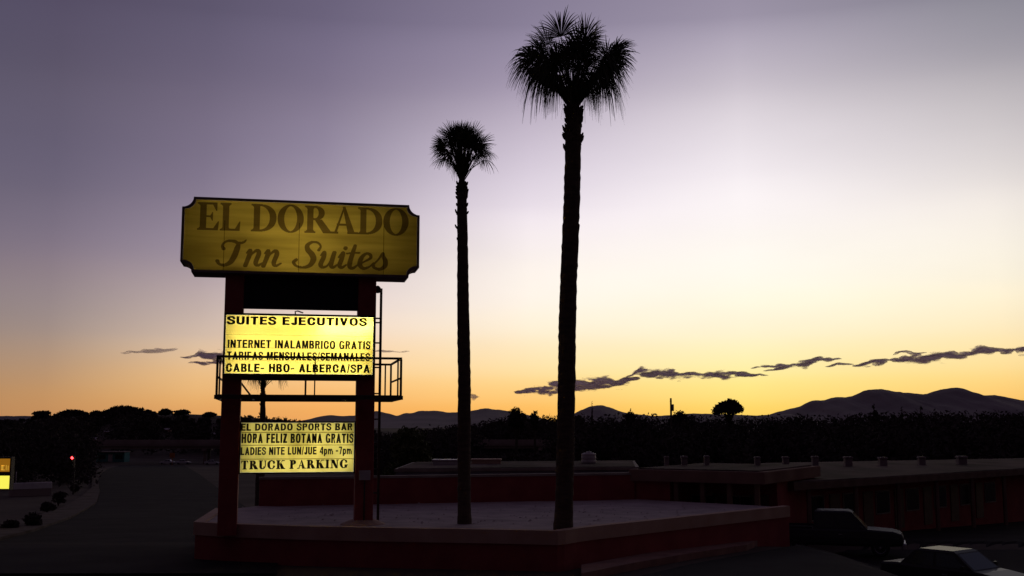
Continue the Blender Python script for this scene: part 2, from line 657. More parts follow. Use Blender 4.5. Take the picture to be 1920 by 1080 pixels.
cloud([[(968, 736, 2), (985, 733, 6), (1010, 727, 7), (1030, 727, 11), (1080, 722, 12), (1130, 718, 11), (1160, 716, 9), (1197, 712, 4)],
       [(1172, 707, 2), (1195, 698, 7), (1250, 701, 7), (1300, 705, 6), (1350, 703, 7), (1400, 701, 5), (1432, 701, 1)]],
      'long ragged dark cloud streak passing behind the tall palm trunk', 21)
cloud([[(1414, 688, 2), (1440, 688, 4), (1480, 686, 6), (1510, 682, 7), (1540, 674, 6), (1572, 671, 3)], [(1436, 697, 1.5), (1470, 691, 4)]],
      'short dark cloud rising to the right above the round tree', 22)
cloud([[(1552, 685, 2), (1570, 682, 3.2), (1600, 684, 1.6)]], 'small dark cloud wisp between two longer streaks on the right', 23, wisp=0.6)
cloud([[(1607, 683, 2), (1640, 678, 5), (1680, 675, 5), (1710, 671, 7), (1760, 669, 9), (1800, 664, 9), (1840, 656, 8), (1870, 659, 6), (1905, 656, 8), (1960, 652, 8)],
       [(1680, 664, 1.0), (1705, 661.5, 2), (1728, 662, 1)]],
      'long dark cloud streak over the mountains at the right edge', 24)
cloud([[(352, 671, 2), (372, 663, 8), (395, 666, 11), (430, 668, 11), (452, 666, 4)], [(360, 681, 1), (380, 684, 3), (410, 680, 4)]], 'dark cloud half hidden behind the left end of the lit reader board', 25)
cloud([[(236, 660, 1.2), (262, 658, 2.6), (300, 658, 2.8), (328, 656, 1)]], 'thin faint cloud wisp left of the motel sign', 26, wisp=0.7, core=0.75)
cloud([[(700, 660, 1), (724, 659, 2.8), (738, 659, 2), (762, 658, 0.8)]], 'tiny cloud wisp just right of the lit reader board', 27, wisp=0.6, core=0.8)
cloud([[(880, 742, 6), (893, 742, 6)]], 'small round cloud puff beside the shorter palm trunk', 28, wisp=0.5, core=0.8)
# ------------------------------------------------------------------ raised planter with gravel
PZ = 1.10                        # top of the coping
GZ = 1.02                        # gravel


def xy(px, py, z):
    p = hit(px, py, z)
    return (p[0], p[1])


planter = tag(empty('raised_planter', (*xy(700, 985, 0)[:2], 0)),
              'wide low stucco planter of pale gravel with thick tan coping, around the sign and palms', 'planter')
PO = np.array(planter.location)


def loc(p, o):
    return (p[0] - o[0], p[1] - o[1])


edge_px = [(403, 952.5), (362, 978.5), (420, 982), (560, 986.5), (700, 989.5), (830, 991.5), (940, 993.2), (1020, 995), (1046, 995.6), (1062, 994.2), (1085, 990.5), (1120, 986.3),
           (1200, 978), (1300, 967.5), (1400, 957.3), (1482, 948.6)]
edge = [xy(a, b, PZ) for a, b in edge_px]
back = [xy(1425, 944.5, PZ), xy(1185, 937.5, PZ)]
wallA, wallB = xy(486, 949.5, GZ), xy(1190, 936, GZ)


def offset_line(pts, d):
    out = []
    for i, p in enumerate(pts):
        a = np.array(pts[max(i - 1, 0)])
        b = np.array(pts[min(i + 1, len(pts) - 1)])
        t = (b - a) / np.linalg.norm(b - a)
        out.append((p[0] - t[1] * d, p[1] + t[0] * d))
    return out


def strip(mb, outer, inner, z0, z1, o):
    rings = [[(*loc(a, o), z0), (*loc(a, o), z1), (*loc(b, o), z1), (*loc(b, o), z0)] for a, b in zip(outer, inner)]
    mb.loft(rings)


m = MB(); strip(m, offset_line(edge, 0.02), offset_line(edge, 0.36), PZ - 0.42, PZ, PO)
cop = m.build('coping', tan_stucco, planter)
m = MB(); strip(m, offset_line(edge, 0.08), offset_line(edge, 0.30), -1.6, PZ - 0.42, PO)
m.build('retaining_wall', red_stucco, planter)
inner = offset_line(edge, 0.30)
gp = inner + [loc2 for loc2 in [(back[0][0], back[0][1]), (back[1][0] + 1.0, back[1][1] + 1.2), (wallB[0], wallB[1] + 0.6), (wallA[0], wallA[1] + 0.6)]]
bm = bmesh.new()
vs = [bm.verts.new((*loc(p, PO), GZ)) for p in gp]
bm.faces.new(vs)
bmesh.ops.triangulate(bm, faces=bm.faces)
bmesh.ops.subdivide_edges(bm, edges=bm.edges, cuts=5, use_grid_fill=True)
for v in bm.verts:
    if not v.is_boundary:
        v.co.z += 0.035 * float(fbm2(v.co.x * 0.5, v.co.y * 0.5, 4, 3))
me = bpy.data.meshes.new('gravel_bed')
bm.to_mesh(me); bm.free()
me.materials.append(gravel_mat)
gb = bpy.data.objects.new('gravel_bed', me); COL.objects.link(gb); gb.parent = planter
def in_poly(X, Y, pts):
    out = np.zeros(X.shape, bool)
    n = len(pts)
    for i in range(n):
        (x1, y1), (x2, y2) = pts[i], pts[(i + 1) % n]
        if y1 == y2:
            continue
        c = ((y1 > Y) != (y2 > Y)) & (X < (x2 - x1) * (Y - y1) / (y2 - y1) + x1)
        out ^= c
    return out


# loose larger stones on the gravel
sv = []
for k in range(260):
    u = rng.uniform(); px = rng.uniform(430, 1400); py = rng.uniform(940, 985)
    p = hit(px, py, GZ + 0.02)
    if not in_poly(np.array([p[0]]), np.array([p[1]]), gp)[0]:
        continue
    s = rng.uniform(0.03, 0.07)
    c = np.array([p[0] - PO[0], p[1] - PO[1], GZ + s * 0.25])
    d = [np.array(q) * s * rng.uniform(0.6, 1.2) for q in ((1, 0, 0), (0, 1, 0), (-1, 0, 0), (0, -1, 0))]
    top = np.array([0, 0, s * 0.6])
    for i in range(4):
        sv += [c + d[i], c + d[(i + 1) % 4], c + top]
st = quads('loose_stone', sv, gravel_mat, planter, 3)
st['kind'] = 'stuff'

# ------------------------------------------------------------------ lettering
def rc(x0, y0, x1, y1):
    return lambda X, Y: (X >= x0) & (X <= x1) & (Y >= y0) & (Y <= y1)


def pg(*pts):
    return lambda X, Y: in_poly(X, Y, pts)


def el(cx, cy, rx, ry, p=2.0):
    return lambda X, Y: np.abs((X - cx) / rx) ** p + np.abs((Y - cy) / ry) ** p <= 1


def minus(a, *bs):
    def f(X, Y):
        o = a(X, Y)
        for b in bs:
            o &= ~b(X, Y)
        return o
    return f


def both(a, b):
    return lambda X, Y: a(X, Y) & b(X, Y)


def brush(pts, rad, steps=14, ax=1.0):
    """a pen stroke along a smooth curve; rad is a number or one per point"""
    P = np.array(pts, float)
    r = np.full(len(P), rad) if np.isscalar(rad) else np.array(rad, float)
    Q = np.vstack([2 * P[0] - P[1], P, 2 * P[-1] - P[-2]])
    cs, rs = [], []
    for i in range(len(P) - 1):
        p0, p1, p2, p3 = Q[i:i + 4]
        for t in np.linspace(0, 1, steps, endpoint=False):
            cs.append(0.5 * (2 * p1 + (p2 - p0) * t + (2 * p0 - 5 * p1 + 4 * p2 - p3) * t * t + (3 * p1 - p0 - 3 * p2 + p3) * t ** 3))
            rs.append(r[i] * (1 - t) + r[i + 1] * t)
    cs.append(P[-1]); rs.append(r[-1])

    def f(X, Y):
        o = np.zeros(X.shape, bool)
        for c, q in zip(cs, rs):
            o |= ((X - c[0]) / ax) ** 2 + (Y - c[1]) ** 2 <= q * q
        return o
    return f


def sans(ch, s=0.2, t=0.165):
    """(width, shapes) of a bold grotesque capital, cap height 1"""
    if ch == ' ': return 0.32, []
    if ch == 'I': return s, [rc(0, 0, s, 1)]
    if ch == 'L': return .62, [rc(0, 0, s, 1), rc(0, 0, .62, t)]
    if ch == 'T': return .70, [rc(.35 - s / 2, 0, .35 + s / 2, 1), rc(0, 1 - t, .70, 1)]
    if ch == 'E': return .66, [rc(0, 0, s, 1), rc(0, 0, .66, t), rc(0, 1 - t, .65, 1), rc(0, .5 - t / 2 + .02, .61, .5 + t / 2 + .02)]
    if ch == 'F': return .62, [rc(0, 0, s, 1), rc(0, 1 - t, .62, 1), rc(0, .46 - t / 2, .55, .46 + t / 2)]
    if ch == 'H': return .76, [rc(0, 0, s, 1), rc(.76 - s, 0, .76, 1), rc(0, .52 - t / 2, .76, .52 + t / 2)]
    if ch == 'N': return .76, [rc(0, 0, s, 1), rc(.76 - s, 0, .76, 1), pg((0, 1), (s * 1.05, 1), (.76, 0), (.76 - s * 1.05, 0))]
    if ch == 'M': return .90, [rc(0, 0, s * .92, 1), rc(.9 - s * .92, 0, .9, 1), pg((0, 1), (s * 1.25, 1), (.53, 0), (.37, 0)), pg((.9, 1), (.9 - s * 1.25, 1), (.37, 0), (.53, 0))]
    if ch == 'A': return .80, [pg((0, 0), (s * 1.05, 0), (.5, 1), (.29, 1)), pg((.80, 0), (.80 - s * 1.05, 0), (.30, 1), (.51, 1)), rc(.2, .2, .6, .2 + t * .95)]
    if ch == 'V': return .78, [pg((0, 1), (s * 1.08, 1), (.5, 0), (.28, 0)), pg((.78, 1), (.78 - s * 1.08, 1), (.28, 0), (.5, 0))]
    if ch == 'Z': return .66, [rc(0, 0, .66, t), rc(0.02, 1 - t, .65, 1), pg((0, t * .9), (s * 1.2, t * .6), (.65, 1 - t * .9), (.65 - s * 1.2, 1 - t * .6))]
    if ch == 'K': return .76, [rc(0, 0, s, 1), pg((s * .8, .30), (s * .8, .55), (.5, 1), (.74, 1)), pg((.30, .5), (.45, .66), (.78, 0), (.54, 0))]
    if ch == 'O': return .80, [minus(el(.4, .5, .4, .515, 2.4), el(.4, .5, .4 - s, .515 - t, 2.3))]
    if ch in 'CG':
        cut = pg((.4, .5), (.9, .36), (.9, .66)) if ch == 'C' else pg((.4, .56), (.9, .5), (.9, .68), (.5, .62))
        sh = [minus(el(.39, .5, .39, .515, 2.4), el(.39, .5, .39 - s, .515 - t, 2.3), pg((.42, .5), (.9, .35), (.9, .67)))]
        if ch == 'G':
            sh = [minus(el(.39, .5, .39, .515, 2.4), el(.39, .5, .39 - s, .515 - t, 2.3), rc(.40, .50, .9, .70)), rc(.40, .37, .78, .50), rc(.78 - s * .8, .04, .78, .5)]
        return (.76 if ch == 'C' else .78), sh
    if ch in 'SsX':
        return .68, [brush([(.60, .74), (.50, .88), (.34, .92), (.16, .86), (.10, .73), (.20, .60), (.36, .52), (.52, .43), (.59, .29), (.52, .14), (.34, .08), (.16, .12), (.07, .27)], t * .53, 8, 1.12)]
    if ch == 'J': return .55, [rc(.55 - s, .3, .55, 1), both(minus(el(.275, .3, .275, .315, 2.3), el(.275, .3, .275 - s, .315 - t, 2.1)), lambda X, Y: (Y <= .3))]
    if ch == 'U': return .74, [rc(0, .34, s, 1), rc(.74 - s, .34, .74, 1), both(minus(el(.37, .34, .37, .355, 2.3), el(.37, .34, .37 - s, .355 - t, 2.2)), lambda X, Y: (Y <= .34))]
    if ch == 'D': return .76, [rc(0, 0, s, 1), both(minus(el(.26, .5, .50, .5, 2.5), el(.26, .5, .50 - s, .5 - t, 2.4)), lambda X, Y: X >= .12)]
    if ch in 'PRB':
        bot = .42 if ch != 'B' else .46
        c = (1 + bot) / 2
        hh = (1 - bot) / 2
        sh = [rc(0, 0, s, 1), both(minus(el(.34, c, .34, hh, 2.8), el(.34, c, .34 - s, hh - t * .92, 2.4)), lambda X, Y: X >= .33),
              rc(0, 1 - t, .34, 1), rc(0, bot, .34, bot + t * .92)]
        if ch == 'R': sh += [pg((.34, bot + .06), (.5, bot + .06), (.70, 0), (.47, 0)), rc(.3, bot, .46, bot + t * .92)]
        if ch == 'B': sh += [both(minus(el(.36, .265, .36, .265, 2.8), el(.36, .265, .36 - s, .265 - t * .92, 2.4)), lambda X, Y: X >= .33), rc(0, 0, .36, t)]
        return (.72 if ch != 'P' else .68), sh
    if ch == '/': return .30, [pg((-.02, -.03), (.14, -.03), (.32, 1.03), (.16, 1.03))]
    if ch == '-': return .42, [rc(0.0, .34, .42, .34 + t * .95)]
    if ch == '4': return .62, [rc(.34, 0, .34 + s * .95, 1), rc(0, .22, .62, .22 + t * .9), pg((0, .22), (0, .36), (.34, 1), (.5, 1), (.17, .30))]
    if ch == '7': return .58, [rc(0, 1 - t, .58, 1), pg((.14, 0), (.36, 0), (.58, .9), (.36, .9))]
    if ch == 'p': return .60, [rc(0, -.24, s * .9, .72), minus(el(.31, .35, .29, .385, 2.4), el(.31, .35, .29 - s * .85, .385 - t, 2.2))]
    if ch == 'm':
        def arch(x): return both(minus(el(x, .46, .205, .27, 2.4), el(x, .46, .205 - s * .8, .27 - t * .8, 2.2)), lambda X, Y: Y >= .44)
        return .86, [rc(0, 0, s * .85, .72), arch(.245), arch(.575), rc(.345, 0, .345 + s * .8, .47), rc(.69, 0, .69 + s * .85 - .04 + .03, .47)]
    return .5, []


def roman(ch, s=0.17, t=0.05):
    """(width, shapes) of a serif capital with thick stems and thin bars"""
    def stem(x, w=s, y0=0, y1=1, l=.09, r=.09):
        return [rc(x, y0, x + w, y1), rc(x - l, 0, x + w + r, t * .9), rc(x - l, 1 - t * .9, x + w + r, 1),
                pg((x - l * .6, t * .8), (x + .01, t * .8), (x + .01, .13)), pg((x + w - .01, .13), (x + w - .01, t * .8), (x + w + r * .6, t * .8)),
                pg((x - l * .6, 1 - t * .8), (x + .01, 1 - t * .8), (x + .01, .87)), pg((x + w - .01, .87), (x + w - .01, 1 - t * .8), (x + w + r * .6, 1 - t * .8))]
    k = s / .17
    if ch == ' ': return .30, []
    if ch == 'I': return .18 + s, stem(.09)
    if ch == 'L': return .70, stem(.09, r=.07) + [rc(.1, 0, .68, t), pg((.70, .34), (.66, .34), (.50, t * .5), (.68, 0))]
    if ch == 'E':
        return .74, stem(.09, r=0.02) + [rc(.1, 0, .70, t), rc(.1, 1 - t, .66, 1), rc(.2, .5 - t * .45, .50, .5 + t * .45), pg((.74, .32), (.70, .32), (.52, t * .5), (.71, 0)),
                                  pg((.67, 1), (.67, .70), (.635, .70), (.50, 1 - t * .5)), pg((.53, .66), (.50, .66), (.42, .5), (.50, .34), (.53, .34))]
    if ch == 'F' : return .70, stem(.09)
    if ch == 'T':
        return .78, [rc(.39 - s / 2, 0, .39 + s / 2, 1), rc(.39 - s / 2 - .1, 0, .39 + s / 2 + .1, t), rc(.02, 1 - t, .76, 1), pg((.0, .68), (.035, .68), (.2, 1 - t * .5), (.03, 1)), pg((.78, .68), (.745, .68), (.58, 1 - t * .5), (.75, 1))]
    if ch == 'D':
        return .88, stem(.09, r=0) + [both(minus(el(.30, .5, .58, .5, 2.2), el(.30, .5, .58 - s * 1.1, .5 - t, 2.1)), lambda X, Y: X >= .2), rc(.1, 0, .3, t), rc(.1, 1 - t, .3, 1)]
    if ch == 'O': return .92, [minus(el(.46, .5, .46, .52), el(.46, .5, .46 - s * 1.1, .52 - t * .9, 1.9))]
    if ch in 'RP':
        sh = stem(.09, r=.08) + [both(minus(el(.36, .735, .34, .265, 2.2), el(.36, .735, .34 - s, .265 - t, 2.0)), lambda X, Y: X >= .25), rc(.1, 1 - t, .38, 1), rc(.1, .47, .38, .47 + t)]
        if ch == 'R': sh += [pg((.34, .5), (.34 + s * 1.25, .5), (.94, .05), (.97, 0), (.98 - s * 1.5, 0))]
        return (.90 if ch == 'R' else .74), sh
    if ch == 'A':
        return .92, [pg((.10, 0), (.10 + t * 1.3, 0), (.47, .92), (.44, 1)), pg((.40, 1), (.50, 1), (.86, 0), (.86 - s * 1.2, 0)), rc(.2, .30, .66, .30 + t), rc(-.02, 0, .26, t), rc(.58, 0, .96, t)]
    if ch == 'U':
        return .84, [rc(.09, .32, .09 + s, 1), rc(-.0, 1 - t, .2 + s, 1), rc(.72 - t * .6, .32, .72 + t * .6, 1), rc(.6, 1 - t, .84, 1),
                     both(minus(el(.42, .33, .34, .345), el(.44, .33, .30 - s * .8, .345 - t * 1.3)), lambda X, Y: Y <= .33)]
    if ch == 'C' or ch == 'G':
        sh = [minus(el(.44, .5, .44, .52), el(.47, .5, .44 - s, .52 - t * 1.1), pg((.45, .5), (1, .30), (1, .72))), pg((.78, .97), (.80, .66), (.75, .66), (.62, .90))]
        if ch == 'G': sh += [rc(.80 - s, .05, .80, .42), rc(.54, .42 - t, .90, .42)]
        else: sh += [pg((.72, .28), (.80, .3), (.76, .18), (.66, .08))]
        return (.86 if ch == 'C' else .92), sh
    if ch == 'K':
        return .94, stem(.09) + [pg((.24, .40), (.24, .49), (.70, 1), (.78, 1)), rc(.58, 1 - t, .92, 1), pg((.36, .54), (.36 + s * .8, .68), (.92, 0), (.92 - s * 1.5, 0)), rc(.6, 0, .98, t)]
    if ch == 'N':
        return .94, [rc(.12, 0, .12 + t * 1.2, 1), rc(.0, 0, .30, t), rc(0, 1 - t, .22, 1), pg((.06, 1), (.06 + s * 1.35, 1), (.82, 0), (.82 - s * .9, 0)), rc(.82 - t * 1.2, 0, .82, 1), rc(.64, 1 - t, .94, 1)]
    return .5, []


def script_line():
    """'Inn Suites' in a slanted brush hand, x-height about .6"""
    S = []
    x = 0

    tn = .026

    def put(strokes, adv):
        nonlocal x
        for pts, r in strokes:
            S.append(brush([(px_ + x, py_) for px_, py_ in pts], K_ * np.array(r), 10))
        x += adv

    K_ = 1.3
    put([([(.18, .66), (.14, .80), (.26, .95), (.48, .97), (.62, .90), (.78, .93), (.86, 1.02)], [.05, tn, .035, .05, .045, .035, .02]),
         ([(.64, .90), (.60, .70), (.52, .40), (.40, .14), (.22, .02), (.06, .06), (.0, .18)], [.04, .07, .075, .065, .045, .035, .05])], .80)

    def n():
        put([([(.10, .52), (.20, .63), (.17, .40), (.06, .02)], [tn, .05, .06, .055]),
             ([(.10, .16), (.26, .48), (.42, .63), (.47, .50), (.38, .16), (.44, .04), (.60, .14)], [tn, tn, .05, .06, .058, .045, tn])], .56)
    n(); n()
    x += .42
    put([([(.80, .70), (.86, .86), (.76, 1.0), (.58, 1.01), (.44, .88), (.46, .70), (.58, .54), (.64, .34), (.54, .10), (.32, .0), (.10, .06), (.02, .20), (.10, .30)],
          [.04, tn, .035, .04, .055, .07, .078, .075, .06, .04, .035, .045, .045])], .80)
    put([([(.08, .50), (.18, .62), (.16, .42), (.07, .14), (.14, .03), (.30, .12), (.46, .50)], [tn, .05, .06, .06, .045, tn, tn]),
         ([(.50, .62), (.44, .36), (.40, .12), (.46, .03), (.60, .14)], [.055, .06, .058, .045, tn])], .58)
    put([([(.06, .44), (.20, .62), (.15, .36), (.09, .12), (.16, .03), (.30, .14)], [tn, .05, .06, .058, .045, tn]),
         ([(.27, .80), (.275, .82)], .055)], .30)
    put([([(.28, .92), (.20, .60), (.12, .24), (.12, .06), (.22, .02), (.36, .14)], [.045, .058, .062, .055, .045, tn]),
         ([(.02, .60), (.20, .625), (.42, .64)], [tn, .03, tn])], .36)
    put([([(.02, .16), (.24, .30), (.42, .44), (.40, .58), (.26, .60), (.12, .42), (.08, .16), (.20, .02), (.40, .10), (.52, .24)], [tn, tn, .04, .045, .04, .058, .062, .05, tn, tn])], .48)
    put([([(.02, .16), (.20, .40), (.33, .64), (.35, .52), (.42, .34), (.40, .12), (.24, .0), (.06, .06), (.04, .14)], [tn, tn, .035, .05, .062, .06, .045, .04, .04])], .50)
    return x, S


def ink(name, shapes, width, height, to_plane, material, parent, y0=-.3, y1=1.1, rows=56, pad=.1):
    """union of shapes, cut into clean runs row by row; to_plane maps glyph (x, y) to local coordinates"""
    ys = np.linspace(y0, y1, int(rows * (y1 - y0)) + 1)
    res = rows * 6
    xs = np.arange(-pad, width + pad, 1.0 / res)
    yc = (ys[:-1] + ys[1:]) / 2
    X, Y = np.meshgrid(xs, yc)
    M = np.zeros(X.shape, bool)
    for f, bx in shapes:
        a, b = np.searchsorted(xs, bx[0]), np.searchsorted(xs, bx[1])
        if b > a:
            M[:, a:b] |= f(X[:, a:b], Y[:, a:b])
    V = []
    for j in range(len(yc)):
        r = M[j].astype(np.int8)
        d = np.diff(np.concatenate([[0], r, [0]]))
        for a, b in zip(np.where(d == 1)[0], np.where(d == -1)[0]):
            xa, xb = xs[a], xs[min(b, len(xs) - 1)]
            V += [to_plane(xa, ys[j]), to_plane(xb, ys[j]), to_plane(xb, ys[j + 1]), to_plane(xa, ys[j + 1])]
    return quads(name, V, material, parent)


def shifted(f, dx):
    return lambda X, Y: f(X - dx, Y)


def set_text(text, font, gap=.09, **kw):
    x = 0
    shapes = []
    for ch in text:
        w, sh = font(ch, **kw)
        shapes += [(shifted(f, x), (x - .14, x + w + .14)) for f in sh]
        x += w + gap
    return shapes, x - gap


# ------------------------------------------------------------------ the motel sign
TUBE_A, TUBE_B, TUBE_C = 2.65, 4.3, 3.9
ANG = R(11.4)
U = np.array([math.cos(ANG), math.sin(ANG), 0])
W = np.array([-math.sin(ANG), math.cos(ANG), 0])
O = at(426.5, 985, 36.0)
O[2] = GZ


def S(px, py, d=0.0):
    """picture position -> (x, z) in the sign's own plane, d metres behind its centre"""
    r = ray(px, py)
    t = (d - np.dot(CAM - O, W)) / np.dot(r, W)
    p = CAM + r * t - O
    return float(np.dot(p, U)), float(p[2])


sign = tag(empty('motel_sign', O, ANG), 'tall two post motel sign with three stacked yellow boards and a maintenance catwalk', 'sign')
PT = .30
x2 = S(683.5, 800)[0]
ztop = S(560, 515)[1] + .3
for x in (0.0, x2):
    m = MB()
    m.bevel_box((x - PT, -PT, -.25), (x + PT, PT, ztop), .02)
    p = m.build('post', steel_red, sign)
    if x > 0:
        m = MB()
        m.loft([[(x + a * s, b * s, z) for a, b in [(math.cos(q), math.sin(q)) for q in np.linspace(0, 2 * math.pi, 14, endpoint=False)]] for s, z in ((.80, -.05), (.72, .04), (.50, .13), (.36, .17))])
        m.build('footing', tan_stucco, p)
        a, b = S(673, 882, -PT), S(694, 900, -PT)
        m = MB(); m.bevel_box((a[0], -PT - .10, b[1]), (b[0], -PT - .003, a[1]), .015)
        jb = m.build('junction_box', grey_box, p)
        m = MB(); m.tube([((a[0] + b[0]) / 2, -PT - .05, b[1]), ((a[0] + b[0]) / 2, -PT - .05, -.02)], .025)
        m.build('conduit', steel_dark, p)


def tubes(parent, specs):
    for (xa, xb, z, y, w, col) in specs:
        mm = emit('lamp %s %.2f' % (col, w), {'w': (1.0, .93, .80), 'g': (.80, 1.0, .62), 'y': (1.0, .86, .55)}[col], w)
        q = MB(); q.tube([(xa, y, z), (xb, y, z)], .04, 6)
        q.build('lamp_tube', mm, parent)


def cabinet(name, outline, y0, y1, frame_w, face_mat, skin, face_inset=.03):
    """hollow box: outer skin ring, white lining behind the face, translucent face sheet"""
    cx = sum(p[0] for p in outline) / len(outline)
    cz = sum(p[1] for p in outline) / len(outline)
    hx = max(abs(p[0] - cx) for p in outline)
    hz = max(abs(p[1] - cz) for p in outline)

    def shrink(d):
        return [(cx + (p[0] - cx) * (hx - d) / hx, cz + (p[1] - cz) * (hz - d) / hz) for p in outline]
    inn = shrink(frame_w)
    m = MB()
    n = len(outline)
    A = m.add([(x, y0, z) for x, z in outline]); B = m.add([(x, y1, z) for x, z in outline])
    C = m.add([(x, y0, z) for x, z in inn]); D = m.add([(x, y1 - .05, z) for x, z in inn])
    for i in range(n):
        j = (i + 1) % n
        m.face([A + i, A + j, B + j, B + i], 0)
        m.face([A + i, C + i, C + j, A + j], 0)
        m.face([C + i, D + i, D + j, C + j], 1)
    m.face([B + i for i in range(n)], 0)
    m.face([D + i for i in range(n)][::-1], 1)
    c = m.build(name, [skin, white_in], sign)
    m = MB()
    k = m.add([(x, y0 + face_inset, z) for x, z in shrink(frame_w + .004)])
    m.face([k + i for i in range(n)])
    m.build('sign_face', face_mat, c, recalc=False)
    return c, inn


def arc(cx, cz, rx, rz, a0, a1, n=7):
    return [(cx + rx * math.cos(R(a)), cz + rz * math.sin(R(a))) for a in np.linspace(a0, a1, n)]


# main cabinet: a long box with scooped corners
Y0, Y1 = -.62, .66
tl, tr = S(342, 368.5, Y0), S(787, 384.5, Y0)
bl, br = S(337, 510.5, Y0), S(786, 520, Y0)
xL, xR, zT, zB = (tl[0] + bl[0]) / 2, (tr[0] + br[0]) / 2, (tl[1] + tr[1]) / 2, (bl[1] + br[1]) / 2
q = .36
main_outline = (arc(xL, zB, q, q * .95, 90, 0) + arc(xR, zB, q, q * .95, 180, 90) + arc(xR, zT, q, q * .95, 270, 180) + arc(xL, zT, q, q * .95, 0, -90))
face_main = acrylic('stained amber acrylic', (.42, .31, .045), (.68, .51, .085), .70, 1.1, (.30, 1, 3.4))
cab, _ = cabinet('main_cabinet', main_outline, Y0, Y1, .085, face_main, cab_mat)
h = zT - zB
w = xR - xL
tubes(cab, [(xL + w * .28, xL + w * .62, zB + h * .47, -.12, TUBE_A, 'y'), (xL + w * .10, xL + w * .42, zB + h * .76, -.1, TUBE_A * .62, 'y'),
            (xL + w * .45, xL + w * .86, zB + h * .70, -.12, TUBE_A * .85, 'y'), (xL + w * .12, xL + w * .50, zB + h * .20, -.1, TUBE_A * .48, 'y'),
            (xL + w * .40, xL + w * .66, zB + h * .26, -.1, TUBE_A * .55, 'y'), (xL + w * .62, xL + w * .92, zB + h * .42, -.1, TUBE_A * .36, 'y'), (xL + w * .05, xL + w * .22, zB + h * .45, -.1, TUBE_A * .25, 'y')])
SEAM = film('seam shade', (.86, .84, .78))
# dark seams between the face sheets
for fx in (.175, .485, .845):
    m = MB()
    m.box((xL + w * fx - .012, Y0 + .018, zB + .06), (xL + w * fx + .012, Y0 + .026, zB + h * .70))
    m.build('face_seam', SEAM, cab)
film_brown = film('brown vinyl', (.34, .30, .38))


def plane_map(p0, p1, height, width, d, y):
    """glyph space (0..width, 0..1) onto the sign plane with its baseline from p0 to p1 (picture positions)"""
    a, b = S(*p0, d), S(*p1, d)
    top = S(p0[0], p0[1] - height, d)[1] - a[1]

    def f(gx_, gy_):
        t = gx_ / width
        return (a[0] + (b[0] - a[0]) * t, y, a[1] + (b[1] - a[1]) * t + gy_ * top)
    return f


YF = Y0 + .03 - .006
sh, wd = set_text('EL DORADO', roman, gap=.03, s=.215, t=.075)
ink('lettering', sh, wd, 1, plane_map((369, 430.5), (766, 441.5), 52, wd, Y0, YF), film_brown, cab, -.05, 1.05, 64)
wd, sh = script_line()
ink('lettering', [(f, (-1, 99)) for f in sh], wd, 1, plane_map((407, 497.5), (727, 505), 48, wd, Y0, YF), film_brown, cab, -.1, 1.1, 56)

# dark filler panel and crossbars between the posts
a, b = S(452, 515, -.1), S(675, 582, -.1)
m = MB(); m.box((PT + .002, -.16, b[1]), (x2 - PT - .002, .16, a[1]))
m.build('filler_panel', mat('weathered dark panel', (.012, .012, .018), .7, (.02, .02, .028), 3), sign)

# upper reader board
d = -.70
face_up = acrylic('yellow acrylic', (.86, .70, .13), (.90, .76, .17), .80, .7)
o_tl, o_tr, o_br, o_bl = S(419.5, 586.3, d), S(703.5, 591.5, d), S(702.5, 706.5, d), S(417.5, 703.5, d)
rx0, rx1 = (o_tl[0] + o_bl[0]) / 2, (o_tr[0] + o_br[0]) / 2
rz1, rz0 = (o_tl[1] + o_tr[1]) / 2, (o_bl[1] + o_br[1]) / 2
rb, _ = cabinet('reader_board', [(rx0, rz0), (rx1, rz0), (rx1, rz1), (rx0, rz1)], d, -PT - .004, .065, face_up, steel_dark)
hw, hh = rx1 - rx0, rz1 - rz0
ymid = d + .22
tubes(rb, [(rx0 + .25, rx1 - .25, rz0 + hh * f, ymid, TUBE_B * k, 'w') for f, k in ((.12, 1.0), (.37, 1.0), (.62, 1.05), (.87, .9))] +
      [(rx0 + hw * .62, rx1 - .12, rz0 + hh * .78, ymid, TUBE_B * 2.9, 'w'), (rx0 + hw * .93, rx1 - .10, rz0 + hh * .85, ymid, TUBE_B * 3.2, 'g')])
YB = d + .03 - .006
for txt, p0, p1, hgt, kw in (
        ('SUITES EJECUTIVOS', (426, 607.8), (687.5, 611.2), 15.2, dict(s=.26, t=.21)),
        ('INTERNET INALAMBRICO GRATIS', (426.5, 652), (694.5, 655), 15.5, dict(s=.26, t=.185)),
        ('TARIFAS MENSUALES/SEMANALES', (425, 674), (693.5, 677), 15.3, dict(s=.27, t=.18)),
        ('CABLE- HBO- ALBERCA/SPA', (423, 697), (693.5, 699), 15.6, dict(s=.27, t=.19))):
    sh, wd = set_text(txt, sans, gap=.13, **kw)
    ink('lettering', sh, wd, 1, plane_map(p0, p1, hgt, wd, d, YB), vinyl, rb, -.05, 1.05, 40)
m = MB()                         # thin rails the letters slide in
for f in (.245, .445, .655):
    m.box((rx0 + .07, d + .014, rz0 + hh * f - .006), (rx1 - .07, d + .02, rz0 + hh * f + .006))
m.build('letter_rail', film('clear rail', (.86, .84, .7)), rb)
hk = S(557, 587, d + .2)
m = MB(); m.tube([(hk[0] - .05, d + .2, rz1 - .01), (hk[0] - .06, d + .2, rz1 + .10), (hk[0] + .02, d + .2, rz1 + .12), (hk[0] + .2, d + .2, rz1 + .06)], .022)
m.build('hook', steel_dark, rb)
m = MB(); m.box((PT + .002, -.12, rz0 - .12), (x2 - PT - .002, .12, rz0 + .1))
m.build('crossbeam', steel_dark, sign)

